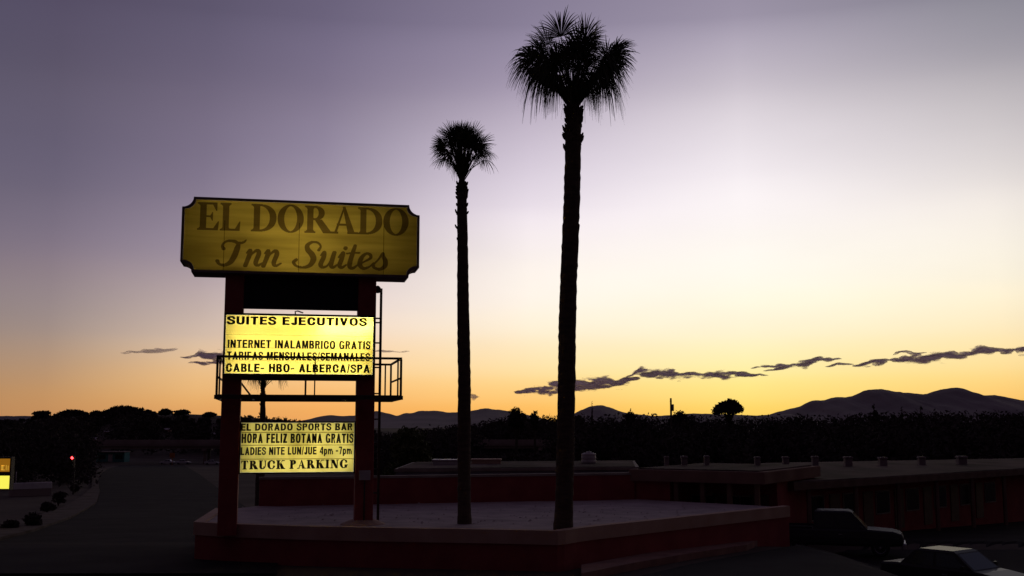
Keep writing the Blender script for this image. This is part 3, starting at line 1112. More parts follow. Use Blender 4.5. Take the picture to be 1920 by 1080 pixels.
# lower reader board, hung between the posts
d = -.20
face_lo = acrylic('aged yellow acrylic', (.56, .50, .12), (.80, .72, .20), .80, .8, (1.6, 1, .5))
a, b, c_, e = S(446, 789.8, d), S(666, 790.5, d), S(665.5, 887.5, d), S(446, 888.5, d)
lx0, lx1 = PT + .004, x2 - PT - .004
lz1, lz0 = (a[1] + b[1]) / 2, (c_[1] + e[1]) / 2
lb, _ = cabinet('reader_board', [(lx0, lz0), (lx1, lz0), (lx1, lz1), (lx0, lz1)], d, .22, .045, face_lo, steel_dark)
lw, lh = lx1 - lx0, lz1 - lz0
tubes(lb, [(lx0 + .3, lx0 + lw * .40, lz0 + lh * .55, .04, TUBE_C, 'w'), (lx0 + lw * .60, lx1 - .2, lz0 + lh * .60, .04, TUBE_C * .9, 'w'), (lx0 + .2, lx1 - .2, lz0 + lh * .14, .04, TUBE_C * .8, 'w'),
           (lx0 + .3, lx1 - .4, lz0 + lh * .88, .04, TUBE_C * .55, 'w'), (lx0 + lw * .36, lx0 + lw * .72, lz0 + lh * .42, .04, TUBE_C * .7, 'y'), (lx1 - .5, lx1 - .12, lz0 + lh * .35, .04, TUBE_C * .9, 'w')])
YB = d + .03 - .006
for txt, p0, p1, hgt, fnt, kw in (
        ('EL DORADO SPORTS BAR', (451.3, 807.6), (661, 806.6), 13.4, sans, dict(s=.27, t=.20, gap=.12)),
        ('HORA FELIZ BOTANA GRATIS', (452.5, 830.6), (662.5, 830.4), 17.8, sans, dict(s=.30, t=.19, gap=.13)),
        ('LADIES NITE LUN/JUE 4pm -7pm', (451, 853.3), (659, 851.5), 14.6, sans, dict(s=.27, t=.185, gap=.12)),
        ('TRUCK PARKING', (451.5, 880.3), (652.5, 877.6), 16.6, roman, dict(s=.27, t=.10, gap=.10))):
    g = kw.pop('gap')
    sh, wd = set_text(txt, fnt, gap=g, **kw)
    ink('lettering', sh, wd, 1, plane_map(p0, p1, hgt, wd, d, YB), vinyl, lb, -.26, 1.05, 40)
m = MB()
for f in (.28, .545, .79):
    m.box((lx0 + .05, d + .014, lz0 + lh * f - .012), (lx1 - .05, d + .02, lz0 + lh * f + .012))
m.build('letter_rail', film('aged rail', (.72, .68, .5)), lb)

# catwalk round both sides of the sign
cy0, cy1 = -1.35, 2.3
fl, fr = S(404.5, 744, cy0), S(752.5, 746, cy0)
cx0, cx1 = fl[0], fr[0]
cz = (fl[1] + fr[1]) / 2
rt = S(560, 670, cy0)[1]
bt = .072
m = MB()
for y in (cy0, cy1):
    m.bar((cx0 - .05, y, cz), (cx1 + .05, y, cz), .09, .13)
for x in (cx0, cx1, PT + .35, x2 - PT - .35):
    m.bar((x, cy0 + .05, cz), (x, cy1 - .05, cz), .08, .12)
cw = m.build('catwalk', steel_dark, sign)
m = MB()
for i in range(3):
    y = cy0 + .12 + i * .16
    m.box((cx0 + .045, y, cz + .062), (cx1 - .045, y + .13, cz + .085))
    y = cy1 - .55 + i * .16
    m.box((cx0 + .045, y, cz + .062), (cx1 - .045, y + .13, cz + .085))
m.build('walkway_plank', mat('grey planks', (.10, .08, .07), .9, (.15, .12, .10), 4, stretch=(.3, 3, 3)), cw)
m = MB()
px_mid = S(590.5, 700, cy0)[0]
bx_mid = S(573, 720, cy1)[0]
bx_end = S(737, 720, cy1)[0]
for x in (cx0 + .02, px_mid, cx1 - .02):
    m.bar((x, cy0, cz + .06), (x, cy0, rt - bt / 2), bt if x != px_mid else .04)
m.bar((cx0 - .01, cy0, rt), (cx1 + .01, cy0, rt), bt)
m.bar((cx0 + .10, cy0, cz + .07), (cx0 + .10, cy0, rt - bt / 2), .05)
m.bar((cx1 - .12, cy0, cz + .07), (cx1 - .12, cy0, rt - bt / 2), .05)
m.build('railing', steel_dark, cw)
m = MB()
for x in (cx0 + .02, bx_mid, cx1 - .02):
    m.bar((x, cy1, cz + .06), (x, cy1, rt - bt / 2), .065)
m.bar((cx1 - .22, cy1, cz + .06), (cx1 - .22, cy1, rt - bt / 2), .05)
m.bar((cx0 - .01, cy1, rt), (cx1 + .01, cy1, rt), bt)
m.build('railing', steel_dark, cw)
for x in (cx0 + .02, cx1 - .02):
    for zr, tk in ((rt, .06), ((rt + cz) / 2, .05)):
        m = MB(); m.bar((x, cy0 + .03, zr), (x, cy1 - .03, zr), tk)
        m.build('rail', steel_dark, cw)
m = MB()
a, b = S(449, 714, .6), S(469.5, 741, .6)
m.bar((a[0], .6, a[1]), (b[0], .6, b[1]), .06)
m.build('brace', steel_dark, cw)
m = MB()
a, b = S(694, 714, .6), S(676, 741, .6)
m.bar((a[0], .6, a[1]), (b[0], .6, b[1]), .05)
m.build('brace', steel_dark, cw)

# service ladder up the back of the right post
ly = .85
lt, lbm = S(713.2, 541, ly), S(710.5, 948, ly)
lx = (lt[0] + lbm[0]) / 2
m = MB()
for x in (lx, lx - .46):
    m.bar((x, ly, .0), (x, ly, lt[1]), .085 if x == lx else .06)
lad = m.build('ladder', steel_dark, sign)
for py in (597, 605, 643, 689, 738, 786, 832, 880, 924):
    z = S(709, py, ly)[1]
    if z > .1:
        m = MB(); m.bar((lx - .46 + .035, ly, z), (lx - .045, ly, z), .05)
        m.build('rung', steel_dark, lad)
z = S(709, 600, ly)[1]
for zz in (z, z - 1.6):
    m = MB(); m.bar((x2 + PT * .4, PT, zz), (lx - .2, ly, zz), .05)
    m.build('bracket', steel_dark, lad)
# small floodlight at the ladder top
fz = S(707, 548, ly)[1]
m = MB()
m.bar((lx - .30, ly - .1, fz), (lx - .05, ly - .1, fz), .05)
m.loft([[(lx - .13 + r * math.cos(a), ly - .1 + r * math.sin(a), z) for a in np.linspace(0, 2 * math.pi, 9, endpoint=False)] for r, z in ((.05, fz - .04), (.12, fz + .02), (.13, fz + .10), (.07, fz + .19), (.02, fz + .22))])
m.build('floodlight', steel_dark, lad)
# ------------------------------------------------------------------ palms
def nrm(v):
    v = np.asarray(v, float)
    return v / np.linalg.norm(v)


Z3 = np.array([0, 0, 1.0])


def frond(base, hub, bdir, blade, sag, droop, spread, nseg, g, V):
    """fan leaf: stalk from base to hub, then pleated segments joined near the hub and splitting into drooping tips"""
    ctrl = (base + hub) / 2 + Z3 * sag
    pts = [base * (1 - t) ** 2 + ctrl * 2 * t * (1 - t) + hub * t * t for t in np.linspace(0, 1, 6)]
    T = nrm(bdir)
    side = np.cross(T, Z3)
    side = nrm(side) if np.linalg.norm(side) > .05 else np.array([1.0, 0, 0])
    roll = g.normal(0, .75)
    nn = np.cross(side, T)
    side = nrm(side * math.cos(roll) + nn * math.sin(roll))
    nn = np.cross(side, T)
    for k in range(5):                                   # stalk, a crossed pair of thin strips
        w0, w1 = .034 - .004 * k, .034 - .004 * (k + 1)
        for s in (side, nn):
            V += [pts[k] - s * w0, pts[k] + s * w0, pts[k + 1] + s * w1, pts[k + 1] - s * w1]
    hub = pts[-1]
    dphi = 2 * spread / nseg
    ts = [0, .18, .36, .52, .68, .84, 1.0]
    for i in range(nseg):
        ph = -spread + dphi * (i + .5) + g.normal(0, .02)
        dd = T * math.cos(ph) + side * math.sin(ph) + nn * (.10 * math.cos(ph * 2) + g.normal(0, .05))
        e = -T * math.sin(ph) + side * math.cos(ph)
        ln = blade * (.70 + .30 * math.cos(ph)) * g.uniform(.86, 1.08)
        dr = droop * g.uniform(.7, 1.3)
        prev = None
        for t in ts:
            c = hub + dd * ln * (t - .22 * dr * max(0, t - .4) ** 1.5) - Z3 * ln * dr * max(0, t - .25) ** 1.9
            hw = ln * dphi * .54 * t if t <= .40 else ln * dphi * .54 * .40 * (1 - (t - .40) / .62) ** .8
            hw = max(hw, .0035)
            if prev is not None:
                pc, ph_ = prev
                V += [pc - e * ph_, pc + e * ph_, c + e * hw, c - e * hw]
            prev = (c, hw)


def palm(label, base, top, r0, r1, spec, seed, bulge=None, boots=10, group=None, neck=0.0):
    g = np.random.default_rng(seed)
    base, top = np.array(base), np.array(top)
    o = tag(empty('palm_tree', base), label, 'palm tree', group)
    H = top[2] - base[2]
    n = max(12, int(H / .16))
    t = np.linspace(0, 1, n)
    wob = fbm1(t * 2.2, seed, 2) * .06 * np.sin(np.pi * t)
    m = MB()
    rings = []
    for i, q in enumerate(t):
        rr = np.interp(q, [0, .04, .5, .93, 1], [r0 * 1.12, r0, r0 * .98, r1, r1 * .85])
        if bulge:
            rr *= 1 + bulge * math.exp(-((q - .90) / .05) ** 2)
        rr *= 1 + (.018 if i % 2 else -.018)
        c = (top - base) * q
        ring = []
        for a in np.linspace(0, 2 * math.pi, 16, endpoint=False):
            k = 1 + .022 * g.normal()
            ring.append((c[0] + wob[i] + rr * k * math.cos(a), c[1] + rr * k * math.sin(a), c[2] + (-.3 if i == 0 else 0) + .02 * g.normal()))
        rings.append(ring)
    m.loft(rings, sm=False)
    trunk = m.build('trunk', bark, o)
    m = MB()                                              # stubs of old leaf stalks under the crown
    for k in range(boots * 9):
        q = 1 - abs(g.normal(0, .035 if k % 3 else .09)) * (17.0 / max(H, 4))* .55
        a = g.uniform(0, 2 * math.pi)
        rr = np.interp(q, [0, .5, .93, 1], [r0, r0 * .98, r1, r1 * .8])
        c = (top - base) * q
        s = np.array([math.cos(a), math.sin(a), 0])
        p0 = c + s * rr * .8
        L_ = g.uniform(.12, .30) * r1 / .27
        p1 = p0 + s * L_ * .55 + Z3 * L_ * g.uniform(.5, 1.1)
        m.tube([p0, (p0 + p1) / 2 + s * .02, p1], [.07 * r1 / .27, .055 * r1 / .27, .02], 5)
    m.build('leaf_stub', bark, trunk)['kind'] = 'stuff'
    V = []
    hub = top - base
    if neck:
        m = MB(); m.tube([hub - Z3 * .1, hub + Z3 * neck * .5, hub + Z3 * (neck + .1)], [r1 * .8, r1 * .62, r1 * .5], 10)
        m.build('crown_shaft', bark, trunk)
        hub = hub + Z3 * neck
    for (h_, bd, blade, sag, droop, spread, ns) in spec(g):
        h_ = np.array(h_)
        b = hub + nrm([h_[0], h_[1], .001]) * r1 * .5 * min(1, np.hypot(h_[0], h_[1])) + Z3 * g.uniform(-.15, .1)
        frond(b, hub + h_, np.array(bd), blade, sag, droop, R(spread), ns, g, V)
    quads('crown', np.array(V), frond_mat, o)
    return o


def tall_spec(g):
    """leaf hubs as (right, up) in metres from the trunk top, with depth scattered; upper leaves stand, lower ones hang"""
    rows = [(.12, 1.06, .35, [(-.82, 1.85), (-.42, 1.98), (.05, 1.72), (.28, 1.92), (.60, 1.84), (-1.05, 1.62), (1.10, 1.62), (1.36, 1.70)]),
            (.10, 1.05, .75, [(-1.32, 1.5), (-.92, 1.45), (-.45, 1.55), (.0, 1.55), (.45, 1.5), (.85, 1.35), (1.22, 1.42), (.25, 1.35), (-.2, 1.35)]),
            (.08, 1.02, 1.15, [(-1.15, 1.25), (-.72, 1.22), (-.28, 1.3), (.2, 1.3), (.7, 1.2), (1.02, 1.22), (-.5, 1.0), (.45, 1.0), (0, 1.05)]),
            (.06, 1.06, 1.9, [(-.85, .92), (-.55, .85), (-.2, .9), (.25, .85), (.60, .82), (.82, .95), (-1.0, 1.05), (.95, 1.1)]),
            (.04, .74, 1.9, [(-.52, .55), (-.2, .5), (.22, .5), (.55, .55), (-.72, .75), (.72, .75)])]
    out = []
    for sag, bl, dr, hubs in rows:
        for x, z in hubs:
            for depth in (g.uniform(-.9, -.1), g.uniform(.1, .9)):
                w = max(.25, 1 - abs(x) * .5)
                h_ = (x + g.normal(0, .05), depth * w, z + g.normal(0, .06))
                d = np.array([h_[0] * 1.15, h_[1] * 1.15, h_[2] * (.95 if dr < 1 else .62)])
                out.append((h_, d, bl * g.uniform(.92, 1.12), sag, (dr + .55 * max(0, abs(x) - .75)) * g.uniform(.8, 1.2), g.uniform(86, 104), 32))
    return out


def short_spec(g):
    out = []
    n = 64
    for k in range(n):
        u = (k + .5) / n
        e = R(86 - 96 * u ** .95 + g.normal(0, 4))
        a = k * 2.39996
        d = np.array([math.cos(e) * math.cos(a), math.cos(e) * math.sin(a), math.sin(e)])
        r_ = g.uniform(.38, .72)
        h_ = d * r_ * np.array([1.18, 1.18, .86]) + Z3 * (.92 - .12 * u)
        out.append((h_, d, g.uniform(.56, .72), .02, .08 + .85 * u ** 2.2, g.uniform(88, 112), 28))
    return out


def far_spec(g):
    out = []
    for k in range(24):
        u = (k + .5) / 24
        e = R(80 - 85 * u)
        a = k * 2.39996
        d = np.array([math.cos(e) * math.cos(a), math.cos(e) * math.sin(a), math.sin(e)])
        out.append((d * g.uniform(.6, .9) + Z3 * .55, d, g.uniform(.6, .75), .08, .2 + 1.3 * u, 100, 20))
    return out


p2b = hit(1056, 993, GZ)
p2t = at(1076, 205, p2b[1])
palm('taller palm in the gravel planter with a shaggy drooping crown', p2b, p2t, .285, .262, tall_spec, 31, boots=11, neck=.18)
p1b = hit(871, 981, GZ)
p1t = at(866, 344, p1b[1])
palm('shorter palm with a round spiky crown beside the motel sign', p1b, p1t, .222, .175, short_spec, 32, boots=10, neck=.22)
p3 = at(490, 790, 58)
p3b = np.array([p3[0], 58, float(ground_z(p3[0], 58))])
p3t = at(493, 725, 58)
palm('distant palm seen between the sign posts, its crown behind the reader board', p3b, p3t, .235, .12, far_spec, 33, boots=4)

# ------------------------------------------------------------------ leafy trees
def leaf_cloud(centres, radii, n, size, g, up=.0):
    """n leaf faces spread through several clumps"""
    centres, radii = np.array(centres, float), np.array(radii, float)
    wgt = radii[:, 0] * radii[:, 1]
    pick = g.choice(len(centres), n, p=wgt / wgt.sum())
    v = g.normal(size=(n, 3))
    v /= np.linalg.norm(v, axis=1)[:, None]
    rad = g.uniform(.45, 1.0, n) ** .6 * (1 + .12 * g.normal(size=n))
    c = centres[pick] + v * rad[:, None] * radii[pick]
    a = g.normal(size=(n, 3)); a /= np.linalg.norm(a, axis=1)[:, None]
    b = np.cross(a, g.normal(size=(n, 3))); b /= np.linalg.norm(b, axis=1)[:, None] + 1e-9
    s = size * g.uniform(.5, 1.3, n)[:, None]
    a, b = a * s, b * s * .6
    return np.stack([c - a, c + b * .8, c + a, c - b * .8], 1).reshape(-1, 3)


def tree(name, label, base, height, width, seed, leaves=2600, size=.28, kind='round', group=None, m_=None, crown_from=.35):
    g = np.random.default_rng(seed)
    o = tag(empty(name, base), label, 'tree' if 'bush' not in name else 'bush', group)
    m = MB()
    th = height * (crown_from + .2)
    r = max(.07, height * .022)
    m.tube([(0, 0, -.4), (.05 * g.normal(), .05 * g.normal(), th * .5), (.1 * g.normal(), .1 * g.normal(), th)], [r * 1.3, r, r * .7], 7)
    cs, rs = [], []
    c0 = height * crown_from
    if kind == 'dome':
        for k in range(26):
            a = k * 2.4
            u = math.sqrt((k + .5) / 26) * .36
            z = c0 + (height - c0) * (.12 + .60 * (1 - (u / .38) ** 2) * g.uniform(.5, 1.0))
            q = g.uniform(.11, .16) * width
            cs.append((math.cos(a) * width * u, math.sin(a) * width * u, z)); rs.append((q, q, q * .75))
        for k in range(6):
            a = k * 1.05
            m.tube([(0, 0, c0 * .86), (math.cos(a) * width * .12, math.sin(a) * width * .12, c0), (math.cos(a) * width * .3, math.sin(a) * width * .3, c0 + (height - c0) * .3)], [r * .6, r * .4, .04], 5)
    elif kind == 'conifer':
        for k in range(9):
            z = c0 + (height - c0) * (k + .4) / 9
            ww = width / 2 * (1 - (k + .2) / 9.2)
            for q in range(3):
                a = g.uniform(0, 6.28)
                cs.append((math.cos(a) * ww * .45, math.sin(a) * ww * .45, z - .1)); rs.append((ww * .6 + .08, ww * .6 + .08, height * .035))
        cs.append((0, 0, height * .96)); rs.append((.10, .10, height * .06))
        m.tube([(0, 0, th), (0, 0, height * .97)], [r * .7, .03], 6)
    else:
        nb = 11 if kind == 'round' else 8
        for k in range(nb):
            a = k * 2.4 + g.uniform(0, .6)
            u = g.uniform(.1, .62)
            z = c0 + (height - c0) * (.28 + .52 * g.uniform())
            p = np.array([math.cos(a) * width / 2 * u, math.sin(a) * width / 2 * u, z])
            q = g.uniform(.20, .30) * width
            cs.append(p); rs.append((q, q, q * .8 * min(1.2, (height - c0) / width * 1.1)))
            m.tube([(0, 0, th * .75), p * .55 + np.array([0, 0, z * .18]), p], [r * .5, r * .35, .03], 5)
        cs.append((0, 0, c0 + (height - c0) * .72)); rs.append((width * .30, width * .30, (height - c0) * .28))
    m.build('trunk', wood, o)
    quads('crown', leaf_cloud(cs, rs, leaves, size, g), m_ or leaf_a, o)
    return o


def tree_at(name, label, px, py_top, Y, width_px, seed, **kw):
    top = at(px, py_top, Y)
    b = np.array([top[0], Y, float(ground_z(top[0], Y))])
    return tree(name, label, b, top[2] - b[2], width_px * px_at(Y), seed, **kw)


tree_at('round_tree', 'large domed tree standing above the dark treeline left of the mountains', 1366, 743, 185, 66, 41, leaves=8000, size=.20, crown_from=.775, kind='dome')
tree_at('small_tree', 'bushy tree above the treeline just left of the tall palm trunk', 968, 763, 190, 34, 42, leaves=2200, size=.24, crown_from=.55)
tree_at('small_tree', 'little treetop above the treeline touching the left side of the tall palm trunk', 1003, 769, 190, 20, 43, leaves=1200, size=.22, crown_from=.6)
tree_at('small_tree', 'low dark treetop above the treeline right of the small hill', 1182, 769, 190, 22, 44, leaves=1200, size=.24, crown_from=.6)
tree_at('small_tree', 'scrubby treetop at the foot of the utility pole', 1272, 770, 185, 40, 45, leaves=1600, size=.22, crown_from=.6)
tree_at('conifer_tree', 'slim dead looking spire tree in front of the small pointed hill', 1110, 754, 185, 9, 46, leaves=260, size=.16, kind='conifer', crown_from=.5)
tree_at('conifer_tree', 'broad dark conifer breaking the treeline under the left mountain peak', 1638, 755, 170, 48, 47, leaves=2600, size=.26, kind='conifer', crown_from=.3)
tree_at('conifer_tree', 'pointed dark conifer between the two mountain peaks', 1690, 760, 170, 26, 48, leaves=1500, size=.24, kind='conifer', crown_from=.3)
tree_at('conifer_tree', 'pointed dark conifer below the right mountain peak', 1726, 758, 170, 34, 49, leaves=1800, size=.24, kind='conifer', crown_from=.3)
tree_at('shade_tree', 'big leafy green tree behind the low red wall, left of the shorter palm', 772, 800, 92, 112, 50, leaves=7000, size=.20, crown_from=.12, m_=leaf_b)
for i, (px, py, wpx, lb) in enumerate(((75, 771, 34, 'feathery treetop on the far left of the wooded hill'), (135, 768, 60, 'wide dark treetop on the left shoulder of the wooded hill'), (232, 760, 70, 'tallest rounded treetop on the crest of the wooded hill'),
                                       (310, 767, 26, 'small treetop right of the wooded hill crest'), (342, 769, 34, 'flat topped treetop on the right slope of the wooded hill'), (393, 773, 30, 'treetop beside the left sign post on the skyline'))):
    tree_at('hill_tree', lb, px, py, 600, wpx, 60 + i, leaves=1900, size=.7, crown_from=.05, group='trees along the crest of the wooded hill')


def skyline(px):
    return np.interp(px, [-200, 0, 60, 100, 130, 180, 240, 280, 310, 345, 380, 420, 470, 500, 535, 560, 600, 640, 700, 720, 780, 860, 910, 950, 1000, 1060, 1150, 1250, 1350, 1450, 1480, 1560, 1640, 1700, 1760, 1830, 1920, 2100],
                     [790, 786, 783, 776, 775, 770, 764, 768, 776, 775, 780, 778, 779, 778, 781, 785, 790, 797, 805, 810, 800, 794, 788, 780, 779, 780, 776, 778, 778, 780, 779, 778, 770, 772, 770, 769, 768, 770])


HOUSES = [(a, b, w, on_ground(a, b + 6)[1]) for a, b, w in ((172, 822, 15), (199, 806, 8), (313, 803.5, 13), (402, 811, 11))]


def woodland(name, label, px0, px1, Y0_, Y1_, count, size, per, seed, low=55, hmax=17):
    g = np.random.default_rng(seed)
    parts = []
    for k in range(count):
        px = g.uniform(px0, px1)
        Y = Y0_ + (Y1_ - Y0_) * g.uniform() ** .7
        f = (Y - Y0_) / (Y1_ - Y0_)
        py = skyline(px) - (4 if px > 900 else 1) + (1 - f) ** 1.6 * low * g.uniform(.55, 1.0) + abs(g.normal(0, 2.5))
        if any(abs(px - a) < w * .5 + 8 and py < b + 4 and Y < hy + 6 for a, b, w, hy in HOUSES) and Y > 250:
            continue
        if 885 < px < 1046 and Y < 350:
            py = max(py, 846 + g.uniform(0, 14))
        top = at(px, py, Y)
        gz = float(ground_z(top[0], Y))
        h = top[2] - gz
        if h < 2.0:
            continue
        h = min(h, hmax)
        wd = np.clip(h * g.uniform(.6, 1.0), 4, 11)
        cs, rs = [], []
        for q in range(6):
            a = g.uniform(0, 6.28); u = g.uniform(0, .36)
            z = h * g.uniform(.30, .82)
            rr = wd * g.uniform(.18, .30)
            cs.append((top[0] + math.cos(a) * wd * u, Y + math.sin(a) * wd * u, gz + z)); rs.append((rr, rr, min(rr * .9, h - z)))
        cs.append((top[0], Y, gz + h * .82)); rs.append((wd * .22, wd * .22, h * .17))
        cs.append((top[0], Y, gz + h * .2)); rs.append((wd * .4, wd * .4, h * .22))
        parts.append(leaf_cloud(cs, rs, per, size, g))
    o = quads(name, np.concatenate(parts), leaf_a)
    tag(o, kind='stuff')
    o['label'] = label
    return o


woodland('woodland', 'dark belt of trees behind the motel roofs', 900, 2000, 118, 215, 600, .34, 330, 71, low=60)
woodland('woodland', 'dark slope of trees behind the palms and the low red wall', 690, 960, 150, 260, 190, .36, 300, 72, low=40)
woodland('woodland', 'trees beyond the overpass behind the palms', 840, 1090, 372, 470, 150, .6, 240, 76, low=16, hmax=20)
woodland('woodland', 'wooded hill beyond the overpass', -140, 470, 430, 690, 640, .75, 220, 73, low=22, hmax=17)
woodland('woodland', 'trees on the skyline between the sign posts', 420, 720, 380, 520, 150, .8, 180, 74, low=30, hmax=15)
woodland('woodland', 'dark trees on the left beside the road', -160, 165, 130, 260, 130, .34, 330, 75, low=70, hmax=13)

# ------------------------------------------------------------------ buildings behind the planter
def building(name, label, poly, z0, z1, wall_m, roof_m, par=.0, coping_h=.22, coping_m=None, cat='building', lip=.12):
    """flat roofed block: wall, roof sheet and a coping band along the top"""
    c = np.mean(np.array(poly), axis=0)
    o = tag(empty(name, (c[0], c[1], z0)), label, cat)
    P = [(x - c[0], y - c[1]) for x, y in poly]
    m = MB(); m.slab(P, -1.0, z1 - z0 - coping_h)
    m.build('wall', wall_m, o)
    k = lambda s: [(x * (1 + s / math.hypot(x, y)), y * (1 + s / math.hypot(x, y))) for x, y in P]
    big = k(lip)
    m = MB(); m.slab(big, z1 - z0 - coping_h + .002, z1 - z0)
    m.build('fascia', coping_m or tan_stucco, o)
    m = MB(); m.slab(k(-.15), z1 - z0 + .004, z1 - z0 + .03)
    m.build('roof', roof_m, o)
    return o


# low red wall with a thin cap at the back of the gravel
dv = np.array(wallB) - np.array(wallA)
L_ = np.linalg.norm(dv)
wall_o = tag(empty('boundary_wall', (*wallA, GZ), math.atan2(dv[1], dv[0])), 'long low dark red stucco wall behind the gravel planter', 'wall')
zt = at(700, 892, wallA[1] + (wallB[1] - wallA[1]) * .3)[2] - GZ
m = MB(); m.box((0, 0, -2), (L_, .28, zt - .10)); m.build('wall', red_stucco, wall_o)
m = MB(); m.box((-.03, -.04, zt - .10), (L_ + .03, .32, zt)); m.build('coping', concrete, wall_o)

# motel wing right of the wall, open walkway under a tan fascia
z_r = 1.95
fA, fB = at(1187, 876, 49.5), at(1425, 876, 46.5)
fA, fB = np.array([fA[0], fA[1]]), np.array([fB[0], fB[1]])
dv2 = (fB - fA) / np.linalg.norm(fB - fA)
n2 = np.array([-dv2[1], dv2[0]])
wl = np.linalg.norm(fB - fA)
g0 = float(ground_z(fA[0], 49))
wing = tag(empty('motel_wing', (fA[0], fA[1], g0), math.atan2(dv2[1], dv2[0])), 'flat roofed motel wing with tan fascia and recessed walkway behind the palms', 'building')
zt = z_r + .38 - g0
xs0 = wl * .30
m = MB(); m.box((0, 0, -.5), (xs0, 8, zt - .5)); m.box((xs0, 2.2, -.5), (wl, 8, zt - .52)); m.build('wall', red_stucco, wing)
m = MB(); m.bevel_box((-.1, -.25, zt - .5), (wl + .25, 8.2, zt), .03); m.build('fascia', dark_tan, wing)
m = MB(); m.box((.2, .1, zt + .004), (wl - .1, 7.9, zt + .05)); m.build('roof', roof_coat, wing)
m = MB(); m.box((xs0 + .01, .02, -.5), (wl, 2.18, .10)); m.build('walkway', concrete, wing)
for x in np.linspace(xs0 + .25, wl - .2, 4):
    m = MB(); m.bevel_box((x - .10, .05, .10), (x + .10, .25, zt - .50), .02); m.build('column', dark_tan, wing)
m = MB(); m.bar((xs0 + .1, .15, 1.75), (wl - .1, .15, 1.75), .07, .12); m.build('rail', dark_tan, wing)
for i, x in enumerate(np.linspace(xs0 + .7, wl - .8, 4)):
    if i % 2:
        m = MB(); m.box((x - .42, 2.12, .10), (x + .42, 2.19, 2.15)); dr = m.build('door', mat('brown door', (.10, .06, .045), .6, (.13, .08, .06), 3), wing)
        m = MB(); m.tube([(x + .32, 2.12, 1.1), (x + .32, 2.05, 1.1), (x + .26, 2.05, 1.1)], .02, 6); m.build('handle', chrome, dr)
    else:
        m = MB(); m.box((x - .6, 2.13, .95), (x + .6, 2.19, 2.1)); wn = m.build('window', concrete, wing)
        m = MB(); m.box((x - .54, 2.115, 1.01), (x - .02, 2.128, 2.04)); m.box((x + .02, 2.115, 1.01), (x + .54, 2.128, 2.04)); m.build('pane', glass, wn)

# low flat roofed building behind the red wall
bA = at(742, 876, 60); bB = at(1195, 873, 63)
b_z = at(960, 878, 61)[2]
building('low_building', 'low grey building with a pale roof edge behind the red wall', [(bA[0], bA[1]), (bB[0], bB[1]), (bB[0] + 1, bB[1] + 11), (bA[0], bA[1] + 11)], float(ground_z(0, 61)), b_z,
         mat('grey stucco', (.17, .17, .19), .9, (.23, .22, .24), 1.2, .3, 30), roof_coat, coping_h=.16, coping_m=concrete, lip=.10)
for px0, px1, y0_, y1_, Yb, mm, lb in ((811, 858, 862, 872, 66, grey_box, 'pale low rooftop box left of the shorter palm, on the grey building'), (884, 939, 861, 872, 67, tan_stucco, 'orange tan rooftop box right of the shorter palm, on the grey building')):
    a, b = at(px0, y0_, Yb), at(px1, y1_, Yb)
    o = tag(empty('rooftop_box', (a[0], Yb, b_z + .03)), lb, 'rooftop box')
    wd = b[0] - a[0]
    m = MB(); m.bevel_box((0, 0, 0), (wd, 1.6, a[2] - b_z - .1), .02); m.build('housing', mm, o)
    m = MB(); m.bevel_box((-.05, -.05, a[2] - b_z - .098), (wd + .05, 1.65, a[2] - b_z - .03), .02); m.build('cap', mm, o)
# water tank
a, b = at(1091, 849, 68), at(1119, 870, 68)
o = tag(empty('water_tank', ((a[0] + b[0]) / 2, 68.5, b_z + .03)), 'pale round water tank on the roof just right of the tall palm', 'water tank')
rr = (b[0] - a[0]) / 2; hh = a[2] - b_z - .03
m = MB(); m.loft([[(r * math.cos(t), r * math.sin(t), z) for t in np.linspace(0, 6.283, 20, endpoint=False)] for r, z in ((rr * .96, 0), (rr, .06), (rr, hh * .30), (rr * .97, hh * .33), (rr, hh * .36), (rr, hh * .66), (rr * .97, hh * .69), (rr, hh * .72), (rr * .98, hh * .9), (rr * .7, hh * .97), (rr * .3, hh))], sm=True)
m.build('tank', grey_box, o)
m = MB(); m.loft([[(.16 * k * math.cos(t), .16 * k * math.sin(t), z) for t in np.linspace(0, 6.283, 12, endpoint=False)] for k, z in ((1, hh - .01), (1, hh + .05), (.6, hh + .07))]); m.build('lid', grey_box, o)

# long motel block running away to the right
LZ = 1.72
e0, e1 = hit(1489, 905.5, LZ), hit(1990, 875, LZ)
far0, far1 = hit(1427, 869, LZ), hit(1990, 858.5, LZ)
k0 = hit(1425, 903, LZ)
poly = [(k0[0], k0[1]), (e0[0], e0[1]), (e1[0], e1[1]), (far1[0], far1[1]), (far0[0], far0[1])]
c = np.array(e0[:2])
lg = float(ground_z(c[0], c[1] + 4))
blk = tag(empty('motel_block', (c[0], c[1], lg)), 'long flat roofed motel block receding along the parking lot on the right', 'building')
P = [(x - c[0], y - c[1]) for x, y in poly]
m = MB()
ins = lambda d: [(P[0][0] + d * .3, P[0][1] + d), (P[1][0] - d * .1, P[1][1] + d), (P[2][0] - d * .7, P[2][1] + d * .7), (P[3][0] - d, P[3][1] - d), (P[4][0] + d, P[4][1] - d)]
m.slab(ins(1.5), -3, LZ - lg - .34); m.build('wall', red_stucco, blk)
m = MB(); m.slab(P, LZ - lg - .34, LZ - lg); m.build('fascia', mat('brown fascia', (.13, .08, .06), .85, (.18, .11, .085), 1.5, .2, 20), blk)
m = MB(); m.slab(ins(.12), LZ - lg + .004, LZ - lg + .04); m.build('roof', roof_coat, blk)
dvb = np.array(P[2]) - np.array(P[1]); LL = np.linalg.norm(dvb); dvb = dvb / LL
nb = np.array([dvb[1], -dvb[0]])
wl0 = np.array(ins(1.5)[1])
wd_ = np.array(ins(1.5)[2]) - wl0; wd_ = wd_ / np.linalg.norm(wd_); wn_ = np.array([wd_[1], -wd_[0]])


